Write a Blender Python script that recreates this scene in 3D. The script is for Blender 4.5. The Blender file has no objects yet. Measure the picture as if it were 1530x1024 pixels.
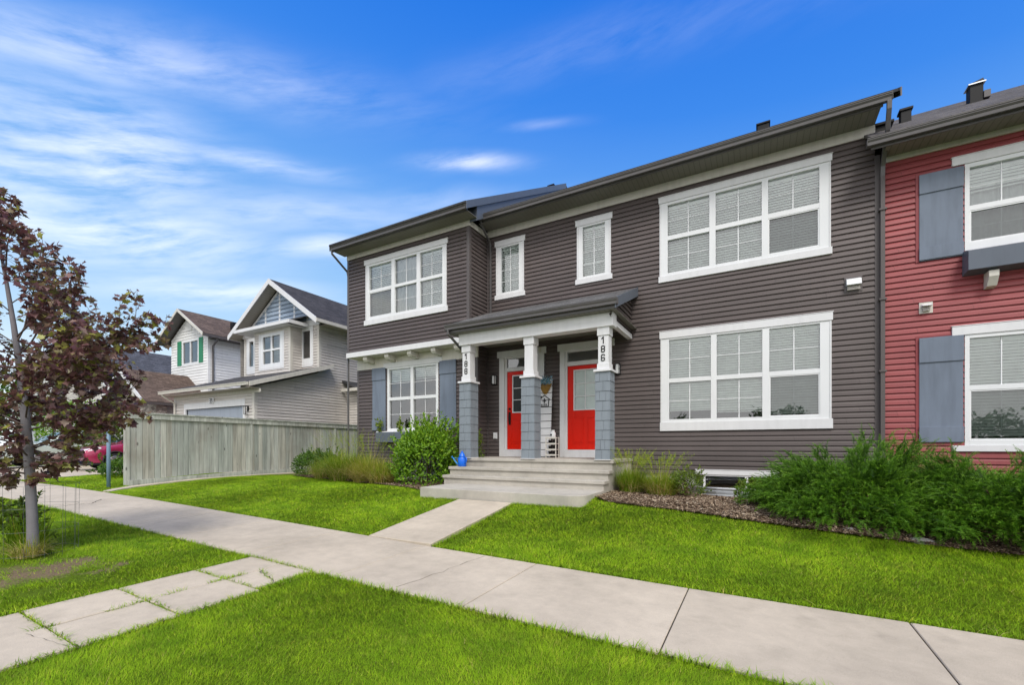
import bpy, math, random
import numpy as np
from mathutils import Vector, Matrix
R_ = math.radians
random.seed(7); RNG = np.random.default_rng(11)
S = bpy.context.scene
COL = S.collection

# ------------------------------------------------------------------ mesh helpers
ORG = {}          # world origin of every object (children share the origin of their thing)

class MB:
    """collects polygons, then links them as one mesh object"""
    def __init__(s): s.v = []; s.f = []; s.m = []; s.uv = {}
    def vert(s, p): s.v.append(tuple(p)); return len(s.v)-1
    def poly(s, pts, m=0):
        i = len(s.v); s.v += [tuple(p) for p in pts]; s.f.append(tuple(range(i, i+len(pts)))); s.m.append(m)
    def box(s, x0, x1, y0, y1, z0, z1, m=0):
        if x0 > x1: x0, x1 = x1, x0
        if y0 > y1: y0, y1 = y1, y0
        if z0 > z1: z0, z1 = z1, z0
        i = len(s.v)
        s.v += [(x0,y0,z0),(x1,y0,z0),(x1,y1,z0),(x0,y1,z0),(x0,y0,z1),(x1,y0,z1),(x1,y1,z1),(x0,y1,z1)]
        for q in ((0,3,2,1),(4,5,6,7),(0,1,5,4),(1,2,6,5),(2,3,7,6),(3,0,4,7)):
            s.f.append(tuple(i+k for k in q)); s.m.append(m)
    def hexa(s, b, t, m=0):
        """b, t: four bottom and four top points, same order counter-clockwise from above"""
        i = len(s.v); s.v += [tuple(p) for p in b] + [tuple(p) for p in t]
        for q in ((3,2,1,0),(4,5,6,7),(0,1,5,4),(1,2,6,5),(2,3,7,6),(3,0,4,7)):
            s.f.append(tuple(i+k for k in q)); s.m.append(m)
    def extrude(s, pts, d, m=0):
        """closed prism: polygon pts (3-D) swept by vector d"""
        n = len(pts); i = len(s.v); d = Vector(d)
        s.v += [tuple(p) for p in pts] + [tuple(Vector(p)+d) for p in pts]
        s.f.append(tuple(range(i+n-1, i-1, -1))); s.m.append(m)
        s.f.append(tuple(range(i+n, i+2*n))); s.m.append(m)
        for k in range(n):
            a, b = i+k, i+(k+1) % n
            s.f.append((a, b, b+n, a+n)); s.m.append(m)
    def tube(s, pts, r, n=8, m=0, cap=True):
        pts = [Vector(p) for p in pts]; K = len(pts)
        rr = r if isinstance(r, (list, tuple)) else [r]*K
        rings = []; ref = None
        for k, p in enumerate(pts):
            t = (pts[min(k+1, K-1)] - pts[max(k-1, 0)])
            t = t.normalized() if t.length > 1e-9 else Vector((0,0,1))
            if ref is None: ref = t.orthogonal().normalized()
            a = (ref - t*ref.dot(t)); a = a.normalized() if a.length > 1e-6 else t.orthogonal().normalized()
            ref = a; b = t.cross(a); i = len(s.v)
            for q in range(n):
                w = 2*math.pi*q/n
                s.v.append(tuple(p + (a*math.cos(w) + b*math.sin(w))*rr[k]))
            rings.append(i)
        for k in range(K-1):
            for q in range(n):
                s.f.append((rings[k]+q, rings[k]+(q+1) % n, rings[k+1]+(q+1) % n, rings[k+1]+q)); s.m.append(m)
        if cap:
            s.f.append(tuple(rings[0]+q for q in range(n-1, -1, -1))); s.m.append(m)
            s.f.append(tuple(rings[-1]+q for q in range(n))); s.m.append(m)
    def lathe(s, c, prof, n=20, m=0, axis='z'):
        c = Vector(c); rings = []
        for (r, h) in prof:
            i = len(s.v)
            for q in range(n):
                w = 2*math.pi*q/n
                o = Vector((r*math.cos(w), r*math.sin(w), h))
                if axis == 'x': o = Vector((h, o.x, o.y))
                if axis == 'y': o = Vector((o.x, -h, o.y))
                s.v.append(tuple(c+o))
            rings.append(i)
        for k in range(len(rings)-1):
            for q in range(n):
                s.f.append((rings[k]+q, rings[k]+(q+1) % n, rings[k+1]+(q+1) % n, rings[k+1]+q)); s.m.append(m)
        s.f.append(tuple(rings[0]+q for q in range(n-1, -1, -1))); s.m.append(m)
        s.f.append(tuple(rings[-1]+q for q in range(n))); s.m.append(m)
    def build(s, name, mats, parent=None, smooth=False, bevel=0.0, auto=None, kind=None, loc=None):
        if not isinstance(mats, (list, tuple)): mats = [mats]
        org = ORG[parent.name] if parent else Vector(loc if loc is not None else (0,0,0))
        me = bpy.data.meshes.new(name)
        me.from_pydata([(x-org[0], y-org[1], z-org[2]) for x, y, z in s.v], [], s.f)
        for m in mats: me.materials.append(m)
        if any(s.m): me.polygons.foreach_set('material_index', s.m)
        if smooth: me.polygons.foreach_set('use_smooth', [True]*len(s.f))
        me.update()
        o = bpy.data.objects.new(name, me); COL.objects.link(o)
        if parent: o.parent = parent
        else: o.location = org
        ORG[o.name] = Vector(org)
        if bevel:
            b = o.modifiers.new('bevel', 'BEVEL'); b.width = bevel; b.segments = 2; b.limit_method = 'ANGLE'; b.angle_limit = R_(40)
        if kind: o['kind'] = kind
        return o

def np_mesh(name, V, F, mats, parent=None, col=None, smooth=False, kind=None, mi=None, loc=(0,0,0)):
    """fast mesh from arrays: V (n,3), F (m,k) all faces with k corners; col (n,) a random value per vertex"""
    org = ORG[parent.name] if parent else Vector(loc)
    me = bpy.data.meshes.new(name); V = np.asarray(V, np.float32) - np.array(org, np.float32); F = np.asarray(F, np.int32)
    k = F.shape[1]
    me.vertices.add(len(V)); me.vertices.foreach_set('co', V.ravel())
    me.loops.add(F.size); me.loops.foreach_set('vertex_index', F.ravel())
    me.polygons.add(len(F)); me.polygons.foreach_set('loop_start', np.arange(0, F.size, k, dtype=np.int32))
    try: me.polygons.foreach_set('loop_total', np.full(len(F), k, np.int32))
    except Exception: pass
    for m in (mats if isinstance(mats, (list, tuple)) else [mats]): me.materials.append(m)
    if mi is not None: me.polygons.foreach_set('material_index', np.asarray(mi, np.int32))
    if smooth: me.polygons.foreach_set('use_smooth', np.ones(len(F), bool))
    if col is not None:
        a = me.attributes.new('tone', 'FLOAT', 'POINT'); a.data.foreach_set('value', np.asarray(col, np.float32))
    me.update(calc_edges=True); me.validate()
    o = bpy.data.objects.new(name, me); COL.objects.link(o)
    if parent: o.parent = parent
    else: o.location = org
    ORG[o.name] = Vector(org)
    if kind: o['kind'] = kind
    return o

def tag(o, label=None, cat=None, group=None, kind=None):
    if label: o['label'] = label
    if cat: o['category'] = cat
    if group: o['group'] = group
    if kind: o['kind'] = kind
    return o

def thing(name, loc, label, cat, group=None):
    o = bpy.data.objects.new(name, None); COL.objects.link(o); o.location = loc; o.empty_display_size = .2
    ORG[o.name] = Vector(loc)
    return tag(o, label, cat, group)

# ------------------------------------------------------------------ materials
def mat(name): 
    m = bpy.data.materials.new(name); m.use_nodes = True
    nt = m.node_tree; nt.nodes.clear()
    out = nt.nodes.new('ShaderNodeOutputMaterial')
    return m, nt, out
class NT:
    def __init__(s, nt): s.nt = nt
    def n(s, t, **kw):
        nd = s.nt.nodes.new(t)
        for k, v in kw.items():
            if k in nd.inputs: 
                s.set(nd.inputs[k], v)
            else: setattr(nd, k, v)
        return nd
    def set(s, inp, v):
        if isinstance(v, bpy.types.NodeSocket): s.nt.links.new(v, inp)
        else:
            if inp.type == 'RGBA' and len(v) == 3: v = (*v, 1)
            inp.default_value = v
    def link(s, a, b): s.nt.links.new(a, b)
    def noise(s, vec, scale, detail=3, rough=.55):
        nd = s.n('ShaderNodeTexNoise'); nd.inputs['Scale'].default_value = scale
        nd.inputs['Detail'].default_value = detail; nd.inputs['Roughness'].default_value = rough
        s.link(vec, nd.inputs['Vector']); return nd.outputs['Fac']
    def mapping(s, vec, scale=(1,1,1), rot=(0,0,0), loc=(0,0,0)):
        nd = s.n('ShaderNodeMapping'); nd.inputs['Scale'].default_value = scale; nd.inputs['Rotation'].default_value = rot; nd.inputs['Location'].default_value = loc
        s.link(vec, nd.inputs['Vector']); return nd.outputs[0]
    def ramp(s, fac, stops):
        nd = s.n('ShaderNodeValToRGB'); cr = nd.color_ramp
        while len(cr.elements) < len(stops): cr.elements.new(.5)
        for e, (p, c) in zip(cr.elements, stops):
            e.position = p; e.color = (c, c, c, 1) if isinstance(c, (int, float)) else (*c, 1)
        s.link(fac, nd.inputs[0]); return nd.outputs[0]
    def mix(s, fac, a, b, mode='MIX'):
        nd = s.n('ShaderNodeMix', data_type='RGBA', blend_type=mode)
        s.set(nd.inputs[0], fac); s.set(nd.inputs[6], a); s.set(nd.inputs[7], b); return nd.outputs[2]
    def math(s, op, a, b=0.0, c=0.0):
        nd = s.n('ShaderNodeMath', operation=op)
        for i, v in enumerate((a, b, c)): s.set(nd.inputs[i], v)
        return nd.outputs[0]
    def bump(s, h, strength=.3, dist=.01):
        nd = s.n('ShaderNodeBump'); nd.inputs['Strength'].default_value = strength; nd.inputs['Distance'].default_value = dist
        s.link(h, nd.inputs['Height']); return nd.outputs[0]
    def obj(s): return s.n('ShaderNodeTexCoord').outputs['Object']
    def pos(s): return s.n('ShaderNodeNewGeometry').outputs['Position']
    def island(s): return s.n('ShaderNodeNewGeometry').outputs['Random Per Island']
    def attr(s, nm): 
        nd = s.n('ShaderNodeAttribute'); nd.attribute_name = nm; return nd.outputs['Fac']
    def bsdf(s, out, color, rough=.6, normal=None, spec=.5, metallic=0.0, coat=0.0):
        b = s.n('ShaderNodeBsdfPrincipled')
        s.set(b.inputs['Base Color'], color); s.set(b.inputs['Roughness'], rough); s.set(b.inputs['Metallic'], metallic)
        s.set(b.inputs['Specular IOR Level'], spec)
        if coat: b.inputs['Coat Weight'].default_value = coat; b.inputs['Coat Roughness'].default_value = .05
        if normal: s.link(normal, b.inputs['Normal'])
        s.link(b.outputs[0], out.inputs['Surface']); return b

def m_paint(name, col, rough=.5, var=.06, spec=.4, grime=.12):
    m, nt, out = mat(name); t = NT(nt); p = t.pos()
    n1 = t.noise(p, 1.3, 4); n2 = t.noise(t.mapping(p, (9, 9, 1.2)), 1.0, 4)
    f = t.ramp(n1, [(.3, 1-var), (.7, 1+var*.3)])
    g = t.ramp(n2, [(.45, 1.0), (.75, 1-grime)])
    c = t.mix(1.0, t.mix(1.0, col, f, 'MULTIPLY'), g, 'MULTIPLY')
    t.bsdf(out, c, rough, t.bump(t.noise(p, 140, 2), .05, .002), spec); return m

def m_siding(name, col, var=.085, dark=.14, splash=False):
    """vinyl lap siding: each strip a touch different, streaky wood-grain emboss"""
    m, nt, out = mat(name); t = NT(nt); p = t.pos()
    sz = t.n('ShaderNodeSeparateXYZ'); t.link(p, sz.inputs[0])
    wn = t.n('ShaderNodeTexWhiteNoise', noise_dimensions='1D'); t.link(t.math('FLOOR', t.math('DIVIDE', t.math('ADD', sz.outputs[2], .62), .1035)), wn.inputs['W'])
    isl = wn.outputs['Value']
    # every strip is made of panels about 3.7 m long, each a touch different, a fine dark seam at each lap
    pu = t.math('ADD', t.math('DIVIDE', t.math('ADD', sz.outputs[0], sz.outputs[1]), 3.66), t.math('MULTIPLY', isl, 7.0))
    wp = t.n('ShaderNodeTexWhiteNoise', noise_dimensions='2D'); cp = t.n('ShaderNodeCombineXYZ'); t.link(t.math('FLOOR', pu), cp.inputs[0]); t.link(isl, cp.inputs[1]); t.link(cp.outputs[0], wp.inputs['Vector'])
    seam = t.ramp(t.math('FRACT', pu), [(0, .55), (.0016, 1.0)])
    isl = wp.outputs['Value']
    streak = t.noise(t.mapping(p, (1.5, 1.5, 90)), 1.0, 4, .6)
    big = t.noise(t.mapping(p, (.5, .5, .9)), 1.0, 4)
    run = t.noise(t.mapping(p, (6, 6, .35)), 1.0, 4)
    c = t.mix(1.0, col, t.ramp(isl, [(0, 1-var), (1, 1+var*.6)]), 'MULTIPLY')
    c = t.mix(1.0, c, t.ramp(streak, [(.3, 1-var*.8), (.75, 1+var*.5)]), 'MULTIPLY')
    c = t.mix(1.0, c, t.ramp(big, [(.3, 1-dark), (.7, 1.06)]), 'MULTIPLY')
    c = t.mix(1.0, c, t.ramp(run, [(.5, 1.0), (.85, 1-dark*.7)]), 'MULTIPLY')
    c = t.mix(1.0, c, seam, 'MULTIPLY')
    c = t.mix(1.0, c, t.ramp(t.math('ADD', sz.outputs[2], t.math('MULTIPLY', t.noise(p, 3, 3), .5)), [(0, .86), (.25, 1.0)]), 'MULTIPLY') if splash else c
    t.bsdf(out, c, t.ramp(big, [(.3, .55), (.7, .42)]), t.bump(streak, .12, .004), .4); return m

def m_shingle(name, col, axis, pitch, row=.14, var=.35):
    """asphalt shingles: axis 'x' = ridge runs along X, 'y' = ridge along Y"""
    m, nt, out = mat(name); t = NT(nt); p = t.pos()
    sp = t.n('ShaderNodeSeparateXYZ'); t.link(p, sp.inputs[0])
    u = sp.outputs[0] if axis == 'x' else sp.outputs[1]
    v = t.math('MULTIPLY', sp.outputs[2], 1/math.sin(math.atan(pitch)))
    cb = t.n('ShaderNodeCombineXYZ'); t.link(u, cb.inputs[0]); t.link(v, cb.inputs[1])
    br = t.n('ShaderNodeTexBrick'); t.link(cb.outputs[0], br.inputs['Vector'])
    br.offset = .37; br.squash = .6; br.squash_frequency = 3
    br.inputs['Color1'].default_value = (.35,.35,.35,1); br.inputs['Color2'].default_value = (1,1,1,1); br.inputs['Mortar'].default_value = (.18,.18,.18,1)
    br.inputs['Scale'].default_value = 1; br.inputs['Brick Width'].default_value = .27; br.inputs['Row Height'].default_value = row
    br.inputs['Mortar Size'].default_value = .008; br.inputs['Mortar Smooth'].default_value = .3; br.inputs['Bias'].default_value = .1
    gr = t.noise(p, 220, 2); big = t.noise(p, .8, 3)
    c = t.mix(1.0, col, t.mix(var*2, (1,1,1), br.outputs['Color']), 'MULTIPLY')
    c = t.mix(1.0, c, t.ramp(gr, [(.3, .7), (.7, 1.25)]), 'MULTIPLY')
    c = t.mix(1.0, c, t.ramp(big, [(.3, .85), (.7, 1.1)]), 'MULTIPLY')
    t.bsdf(out, c, .9, t.bump(t.math('ADD', br.outputs['Fac'], t.math('MULTIPLY', gr, -.4)), .5, -.012), .2); return m

def m_concrete(name, col=(.44,.42,.39), stain=.16, slab=.05):
    m, nt, out = mat(name); t = NT(nt); p = t.pos()
    a = t.noise(p, .9, 5, .6); b = t.noise(p, 6, 5, .65); g = t.noise(p, 260, 2, .7); w = t.noise(t.mapping(p, (3, 3, .6)), 1.4, 5)
    c = t.mix(1.0, col, t.ramp(t.island(), [(0, 1-slab), (1, 1+slab*.5)]), 'MULTIPLY')
    c = t.mix(1.0, c, t.ramp(a, [(.32, 1-stain), (.62, 1.04)]), 'MULTIPLY')
    c = t.mix(1.0, c, t.ramp(b, [(.3, .9), (.7, 1.05)]), 'MULTIPLY')
    c = t.mix(1.0, c, t.ramp(g, [(.28, .74), (.5, 1.0), (.75, 1.1)]), 'MULTIPLY')
    c = t.mix(1.0, c, t.ramp(w, [(.55, 1.0), (.8, 1-stain*.8)]), 'MULTIPLY')
    t.bsdf(out, c, .88, t.bump(t.math('ADD', g, t.math('MULTIPLY', b, .6)), .25, .004), .25); return m

def m_flat(name, col, rough=.6, spec=.4, metallic=0.0, coat=0.0, bumpy=0):
    m, nt, out = mat(name); t = NT(nt); p = t.pos()
    c = t.mix(1.0, col, t.ramp(t.noise(p, 7, 4), [(.3, .9), (.7, 1.06)]), 'MULTIPLY')
    nm = t.bump(t.noise(p, bumpy, 3), .35, .006) if bumpy else None
    t.bsdf(out, c, rough, nm, spec, metallic, coat); return m

def m_glass(name, tint=(.93,.99,.965), refl=1.0):
    m, nt, out = mat(name); t = NT(nt)
    tr = t.n('ShaderNodeBsdfTransparent'); tr.inputs[0].default_value = (*tint, 1)
    gl = t.n('ShaderNodeBsdfGlossy'); gl.inputs['Roughness'].default_value = .015
    gl.inputs['Color'].default_value = (refl, refl, refl, 1)
    wob = t.noise(t.pos(), 1.6, 1); nb = t.bump(wob, .06, .05); t.link(nb, gl.inputs['Normal'])
    fr = t.n('ShaderNodeFresnel'); fr.inputs['IOR'].default_value = 1.75
    f = t.math('ADD', fr.outputs[0], .09)
    mx = t.n('ShaderNodeMixShader'); t.link(f, mx.inputs[0]); t.link(tr.outputs[0], mx.inputs[1]); t.link(gl.outputs[0], mx.inputs[2])
    t.link(mx.outputs[0], out.inputs['Surface']); return m

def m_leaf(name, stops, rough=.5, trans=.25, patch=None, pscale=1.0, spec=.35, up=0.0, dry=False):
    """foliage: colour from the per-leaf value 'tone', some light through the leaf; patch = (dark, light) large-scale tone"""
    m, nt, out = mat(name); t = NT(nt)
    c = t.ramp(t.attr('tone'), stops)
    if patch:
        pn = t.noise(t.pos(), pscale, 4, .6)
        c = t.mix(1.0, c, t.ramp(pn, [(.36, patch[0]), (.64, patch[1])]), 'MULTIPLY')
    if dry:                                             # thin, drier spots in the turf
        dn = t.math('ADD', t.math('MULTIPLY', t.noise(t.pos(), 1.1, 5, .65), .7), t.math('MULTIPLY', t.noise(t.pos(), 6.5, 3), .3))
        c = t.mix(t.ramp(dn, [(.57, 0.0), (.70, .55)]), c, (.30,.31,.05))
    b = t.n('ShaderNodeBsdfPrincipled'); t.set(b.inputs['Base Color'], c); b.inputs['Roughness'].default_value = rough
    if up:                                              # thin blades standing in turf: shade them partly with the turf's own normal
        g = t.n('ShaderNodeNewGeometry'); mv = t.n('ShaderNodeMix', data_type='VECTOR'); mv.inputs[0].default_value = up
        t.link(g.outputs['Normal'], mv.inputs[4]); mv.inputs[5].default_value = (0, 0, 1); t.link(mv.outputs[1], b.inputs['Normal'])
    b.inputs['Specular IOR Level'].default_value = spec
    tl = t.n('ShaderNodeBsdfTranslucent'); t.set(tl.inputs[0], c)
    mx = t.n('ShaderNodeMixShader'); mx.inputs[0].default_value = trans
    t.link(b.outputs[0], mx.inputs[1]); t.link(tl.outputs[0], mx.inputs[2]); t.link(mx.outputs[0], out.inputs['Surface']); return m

M = {}
M['brown'] = m_siding('brown_siding', (.113,.091,.087), splash=True)
M['red'] = m_siding('red_siding', (.315,.068,.072))
M['beige'] = m_siding('beige_siding', (.64,.60,.56))
M['cream'] = m_siding('white_siding', (.86,.86,.85))
M['brown_trim'] = m_paint('brown_trim', (.105,.09,.088), .5)
M['red_trim'] = m_paint('red_trim', (.25,.045,.05), .5)
M['white'] = m_paint('white_paint', (.72,.72,.73), .45, .04, .4, .07)
M['vinyl'] = m_paint('white_vinyl', (.76,.77,.78), .35, .03, .5, .04)
M['offwhite'] = m_paint('offwhite_trim', (.66,.63,.57), .5)
M['gutter'] = m_paint('taupe_gutter', (.105,.098,.098), .35, .08, .5)
M['soffit'] = None
M['grey'] = m_paint('grey_shake', (.23,.262,.295), .6, .08, .3, .16)
M['greyboard'] = m_paint('grey_board', (.175,.21,.27), .6, .1, .3, .2)
M['slate'] = m_paint('slate_fascia', (.11,.13,.165), .45)
M['doorred'] = m_paint('door_red', (.74,.015,.004), .38, .05, .22, .08)
M['black'] = m_flat('black_metal', (.010,.010,.011), .55, .25)
M['darkroom'] = m_flat('room_wall', (.17,.18,.16), .9)
M['blind'] = m_flat('blind_slat', (.93,.95,.92), .5)
M['curtain'] = m_flat('curtain_cloth', (.62,.64,.63), .8)
M['glass'] = m_glass('window_glass')
M['glassdark'] = m_glass('dark_screen_glass', (.60,.66,.64), .8)
M['frost'] = m_flat('frosted_glass', (.50,.58,.56), .25, .6)
M['leaded'] = m_flat('dark_leaded_glass', (.03,.035,.035), .3, .3)
M['concrete'] = m_concrete('porch_concrete', (.52,.485,.425), .20, .05)
M['walk'] = m_concrete('walk_concrete', (.55,.475,.375), .16, .05)
M['foundation'] = m_concrete('foundation_concrete', (.33,.32,.31))
M['sh_x'] = m_shingle('charcoal_shingle_x', (.075,.075,.08), 'x', 7/12)
M['sh_p'] = m_shingle('charcoal_shingle_porch', (.15,.148,.15), 'x', 5/12)
M['sh_red'] = m_shingle('brownish_shingle_x', (.13,.12,.115), 'x', .6)
M['sh_y'] = m_shingle('charcoal_shingle_y', (.07,.066,.07), 'y', .8)
M['sh_g'] = m_shingle('charcoal_shingle_garage', (.09,.087,.09), 'x', .33)
M['sh_by'] = m_shingle('brown_shingle_y', (.16,.115,.095), 'y', .6)
M['steel'] = m_flat('galvanised_steel', (.62,.64,.66), .38, .5, .85)
def soffit_mat(name, col):
    m, nt, out = mat(name); t = NT(nt); p = t.pos()
    sp = t.n('ShaderNodeSeparateXYZ'); t.link(p, sp.inputs[0])
    w = t.math('FRACT', t.math('MULTIPLY', sp.outputs[0], 9.5))
    g = t.ramp(w, [(0, .45), (.07, 1.0), (.93, 1.0), (1, .45)])
    t.bsdf(out, t.mix(1.0, col, g, 'MULTIPLY'), .6, t.bump(g, .6, .01)); return m
M['soffit'] = soffit_mat('vented_soffit', (.20,.19,.165))
M['soffit_beige'] = soffit_mat('beige_soffit', (.42,.38,.33))
M['blueshake'] = m_siding('blue_shake', (.37,.46,.58), .16)

def m_stone():
    m, nt, out = mat('stone_veneer'); t = NT(nt); p = t.pos()
    v = t.n('ShaderNodeTexVoronoi'); v.inputs['Scale'].default_value = 5.5; t.link(t.mapping(p, (1, 1, 1.7)), v.inputs['Vector'])
    v2 = t.n('ShaderNodeTexVoronoi', feature='DISTANCE_TO_EDGE'); v2.inputs['Scale'].default_value = 5.5; t.link(t.mapping(p, (1, 1, 1.7)), v2.inputs['Vector'])
    sp = t.n('ShaderNodeSeparateColor'); t.link(v.outputs['Color'], sp.inputs[0])
    c = t.ramp(sp.outputs[0], [(0, (.16,.13,.11)), (.5, (.34,.30,.26)), (1, (.48,.42,.36))])
    e = t.ramp(v2.outputs['Distance'], [(0, .35), (.06, 1.0)])
    t.bsdf(out, t.mix(1.0, c, e, 'MULTIPLY'), .85, t.bump(e, .8, .02)); return m
M['stone'] = m_stone()

def m_wood(name, cols):
    m, nt, out = mat(name); t = NT(nt); p = t.pos(); isl = t.island()
    off = t.math('MULTIPLY', isl, 37.0)
    cb = t.n('ShaderNodeCombineXYZ'); t.link(off, cb.inputs[0]); t.link(off, cb.inputs[2])
    add = t.n('ShaderNodeVectorMath', operation='ADD'); t.link(p, add.inputs[0]); t.link(cb.outputs[0], add.inputs[1])
    q = add.outputs[0]
    gr = t.noise(t.mapping(q, (14, 14, .9)), 1.6, 5, .65); st = t.noise(t.mapping(q, (3, 3, .25)), 2.2, 4)
    kn = t.n('ShaderNodeTexVoronoi'); kn.inputs['Scale'].default_value = 1.0; t.link(t.mapping(q, (5, 5, 1.9)), kn.inputs['Vector'])
    c = t.ramp(isl, cols)
    c = t.mix(1.0, c, t.ramp(gr, [(.28, .68), (.55, 1.0), (.8, 1.12)]), 'MULTIPLY')
    c = t.mix(1.0, c, t.ramp(st, [(.35, .72), (.65, 1.08)]), 'MULTIPLY')
    c = t.mix(1.0, c, t.ramp(kn.outputs['Distance'], [(.06, .28), (.13, 1.0)]), 'MULTIPLY')
    # damp staining up from the ground and rain wash under the cap: broad brown blotches
    c = t.mix(t.ramp(t.noise(p, .8, 4), [(.5, 0.0), (.75, .45)]), c, (.20,.155,.11))
    t.bsdf(out, c, .85, t.bump(gr, .4, .004), .2); return m
M['fence'] = m_wood('weathered_fence_board', [(0, (.40,.43,.39)), (.45, (.52,.54,.495)), (.8, (.57,.565,.50)), (1, (.46,.445,.385))])
M['bark'] = m_flat('grey_bark', (.205,.195,.21), .85, .2, 0, 0, 60)
M['twig'] = m_flat('brown_twig', (.14,.11,.10), .85, .2, 0, 0, 60)
M['stem'] = m_flat('brown_stem', (.11,.075,.045), .85, .2, 0, 0, 60)

def m_soil():
    m, nt, out = mat('lawn_soil'); t = NT(nt); p = t.pos()
    n = t.noise(p, 1.1, 5, .6); f = t.noise(p, 45, 3)
    bare = t.n('ShaderNodeVectorMath', operation='DISTANCE'); t.link(t.mapping(p, (1,1,0)), bare.inputs[0]); bare.inputs[1].default_value = (-6.75, 1.75, 0)
    c = t.ramp(n, [(.3, (.075,.125,.006)), (.7, (.12,.18,.010))])
    c = t.mix(1.0, c, t.ramp(f, [(.3, .6), (.7, 1.2)]), 'MULTIPLY')
    d = t.math('ADD', bare.outputs['Value'], t.math('MULTIPLY', t.math('SUBTRACT', t.noise(p, 3.4, 5, .65), .5), 2.0))
    c = t.mix(t.ramp(d, [(.3, 1.0), (.62, 0.0)]), c, t.mix(1.0, (.21,.155,.095), t.ramp(f, [(.3, .6), (.7, 1.15)]), 'MULTIPLY'))
    t.bsdf(out, c, .95, t.bump(f, .5, .02), .1); return m
M['soil'] = m_soil()
def m_mulch():
    m, nt, out = mat('bark_mulch'); t = NT(nt); p = t.pos()
    v = t.n('ShaderNodeTexVoronoi'); v.inputs['Scale'].default_value = 30; t.link(t.mapping(p, (1, .5, 1), (0, 0, .5)), v.inputs['Vector'])
    sp = t.n('ShaderNodeSeparateColor'); t.link(v.outputs['Color'], sp.inputs[0])
    c = t.ramp(sp.outputs[0], [(0, (.06,.04,.03)), (.5, (.18,.125,.085)), (1, (.34,.25,.17))])
    c = t.mix(1.0, c, t.ramp(t.noise(p, 2, 4), [(.3, .7), (.7, 1.1)]), 'MULTIPLY')
    t.bsdf(out, c, .95, t.bump(sp.outputs[1], .8, .03), .1); return m
M['mulch'] = m_mulch()
def m_tone(name, stops, rough=.8):
    m, nt, out = mat(name); t = NT(nt); t.bsdf(out, t.ramp(t.attr('tone'), stops), rough, None, .15); return m
M['chip'] = m_tone('bark_chip', [(0, (.08,.05,.035)), (.5, (.24,.17,.115)), (.85, (.38,.29,.20)), (1, (.50,.42,.32))])
M['asphalt'] = m_concrete('asphalt', (.055,.055,.058), .2)
M['joint'] = m_flat('dark_joint', (.05,.045,.035), .95, .1)
GRASS = [(0, (.125,.235,.008)), (.5, (.225,.395,.012)), (.85, (.305,.46,.03)), (.95, (.42,.43,.05)), (1, (.48,.42,.16))]
M['grass'] = m_leaf('lawn_grass', GRASS, .6, .22, ((.86,.94,.9), (1.50,1.42,1.2)), 2.8, .10, .78, True)
EXPOSURE = 0.62
SKY_STR = .10
SKY_GAIN = 1.15
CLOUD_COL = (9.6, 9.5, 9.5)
CLOUD_ROT = 38
CLOUD_LOC = (0, 0, 0)
# bearing, height, length, thickness, tilt, strength
WISPS = [(-71, 34.0, .30, .038, 17, .42), (-59, 29.5, .12, .020, 8, .42), (-70, 26.5, .12, .080, 10, .72), (-57, 25.0, .24, .034, 13, .34), (-49.5, 22.8, .15, .022, 13, .55),
         (-70, 20.5, .18, .055, 4, .72), (-63, 16.0, .16, .024, 6, .55), (-35, 33.0, .085, .014, 3, .62), (-22.5, 27, .10, .020, 0, .55), (-60, 12.0, .16, .014, 4, .5), (-20, 42, .34, .03, 4, .09), (-76, 24, .16, .10, 10, .6), (-26, 36.5, .06, .008, 2, .16), (-40, 29, .25, .02, 6, .2)]
# ------------------------------------------------------------------ camera, light, sky
F_PX, CX, HY = 663.0, 765.0, 667.0
TH = math.atan2(368, 663.0)
cam = bpy.data.cameras.new('camera'); co = bpy.data.objects.new('camera', cam); COL.objects.link(co); S.camera = co
cam.sensor_width = 36; cam.sensor_fit = 'HORIZONTAL'; cam.lens = 36*F_PX/1530
cam.shift_y = (HY-512)/1530; cam.clip_end = 3000; cam.clip_start = .05
co.location = (0, 0, 0); co.rotation_euler = (R_(90), 0, TH)

SUN_EL, SUN_AZ = R_(50), R_(146)      # azimuth measured from +Y towards +X: the sun stands behind the camera, to its left
d = Vector((math.sin(SUN_AZ)*math.cos(SUN_EL), math.cos(SUN_AZ)*math.cos(SUN_EL), math.sin(SUN_EL)))
sl = bpy.data.lights.new('sun', 'SUN'); sl.energy = 1.5; sl.angle = R_(20); sl.color = (1, .955, .89)
so = bpy.data.objects.new('sun', sl); COL.objects.link(so); so.rotation_euler = (-d).to_track_quat('-Z', 'Y').to_euler(); so.location = (0, -20, 40)

W = bpy.data.worlds.new('World'); S.world = W; W.use_nodes = True
wt = W.node_tree; wt.nodes.clear(); t = NT(wt)
sky = t.n('ShaderNodeTexSky', sky_type='NISHITA', sun_disc=False, sun_elevation=SUN_EL, sun_rotation=SUN_AZ)
sky.altitude = 1050; sky.air_density = 1.0; sky.dust_density = .5; sky.ozone_density = 2.5
hs = t.n('ShaderNodeHueSaturation'); hs.inputs['Saturation'].default_value = 1.18; hs.inputs['Hue'].default_value = .507; hs.inputs['Value'].default_value = 1.0
t.link(sky.outputs[0], hs.inputs['Color'])
dirv = t.n('ShaderNodeTexCoord').outputs['Generated']
sp = t.n('ShaderNodeSeparateXYZ'); t.link(dirv, sp.inputs[0])
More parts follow.
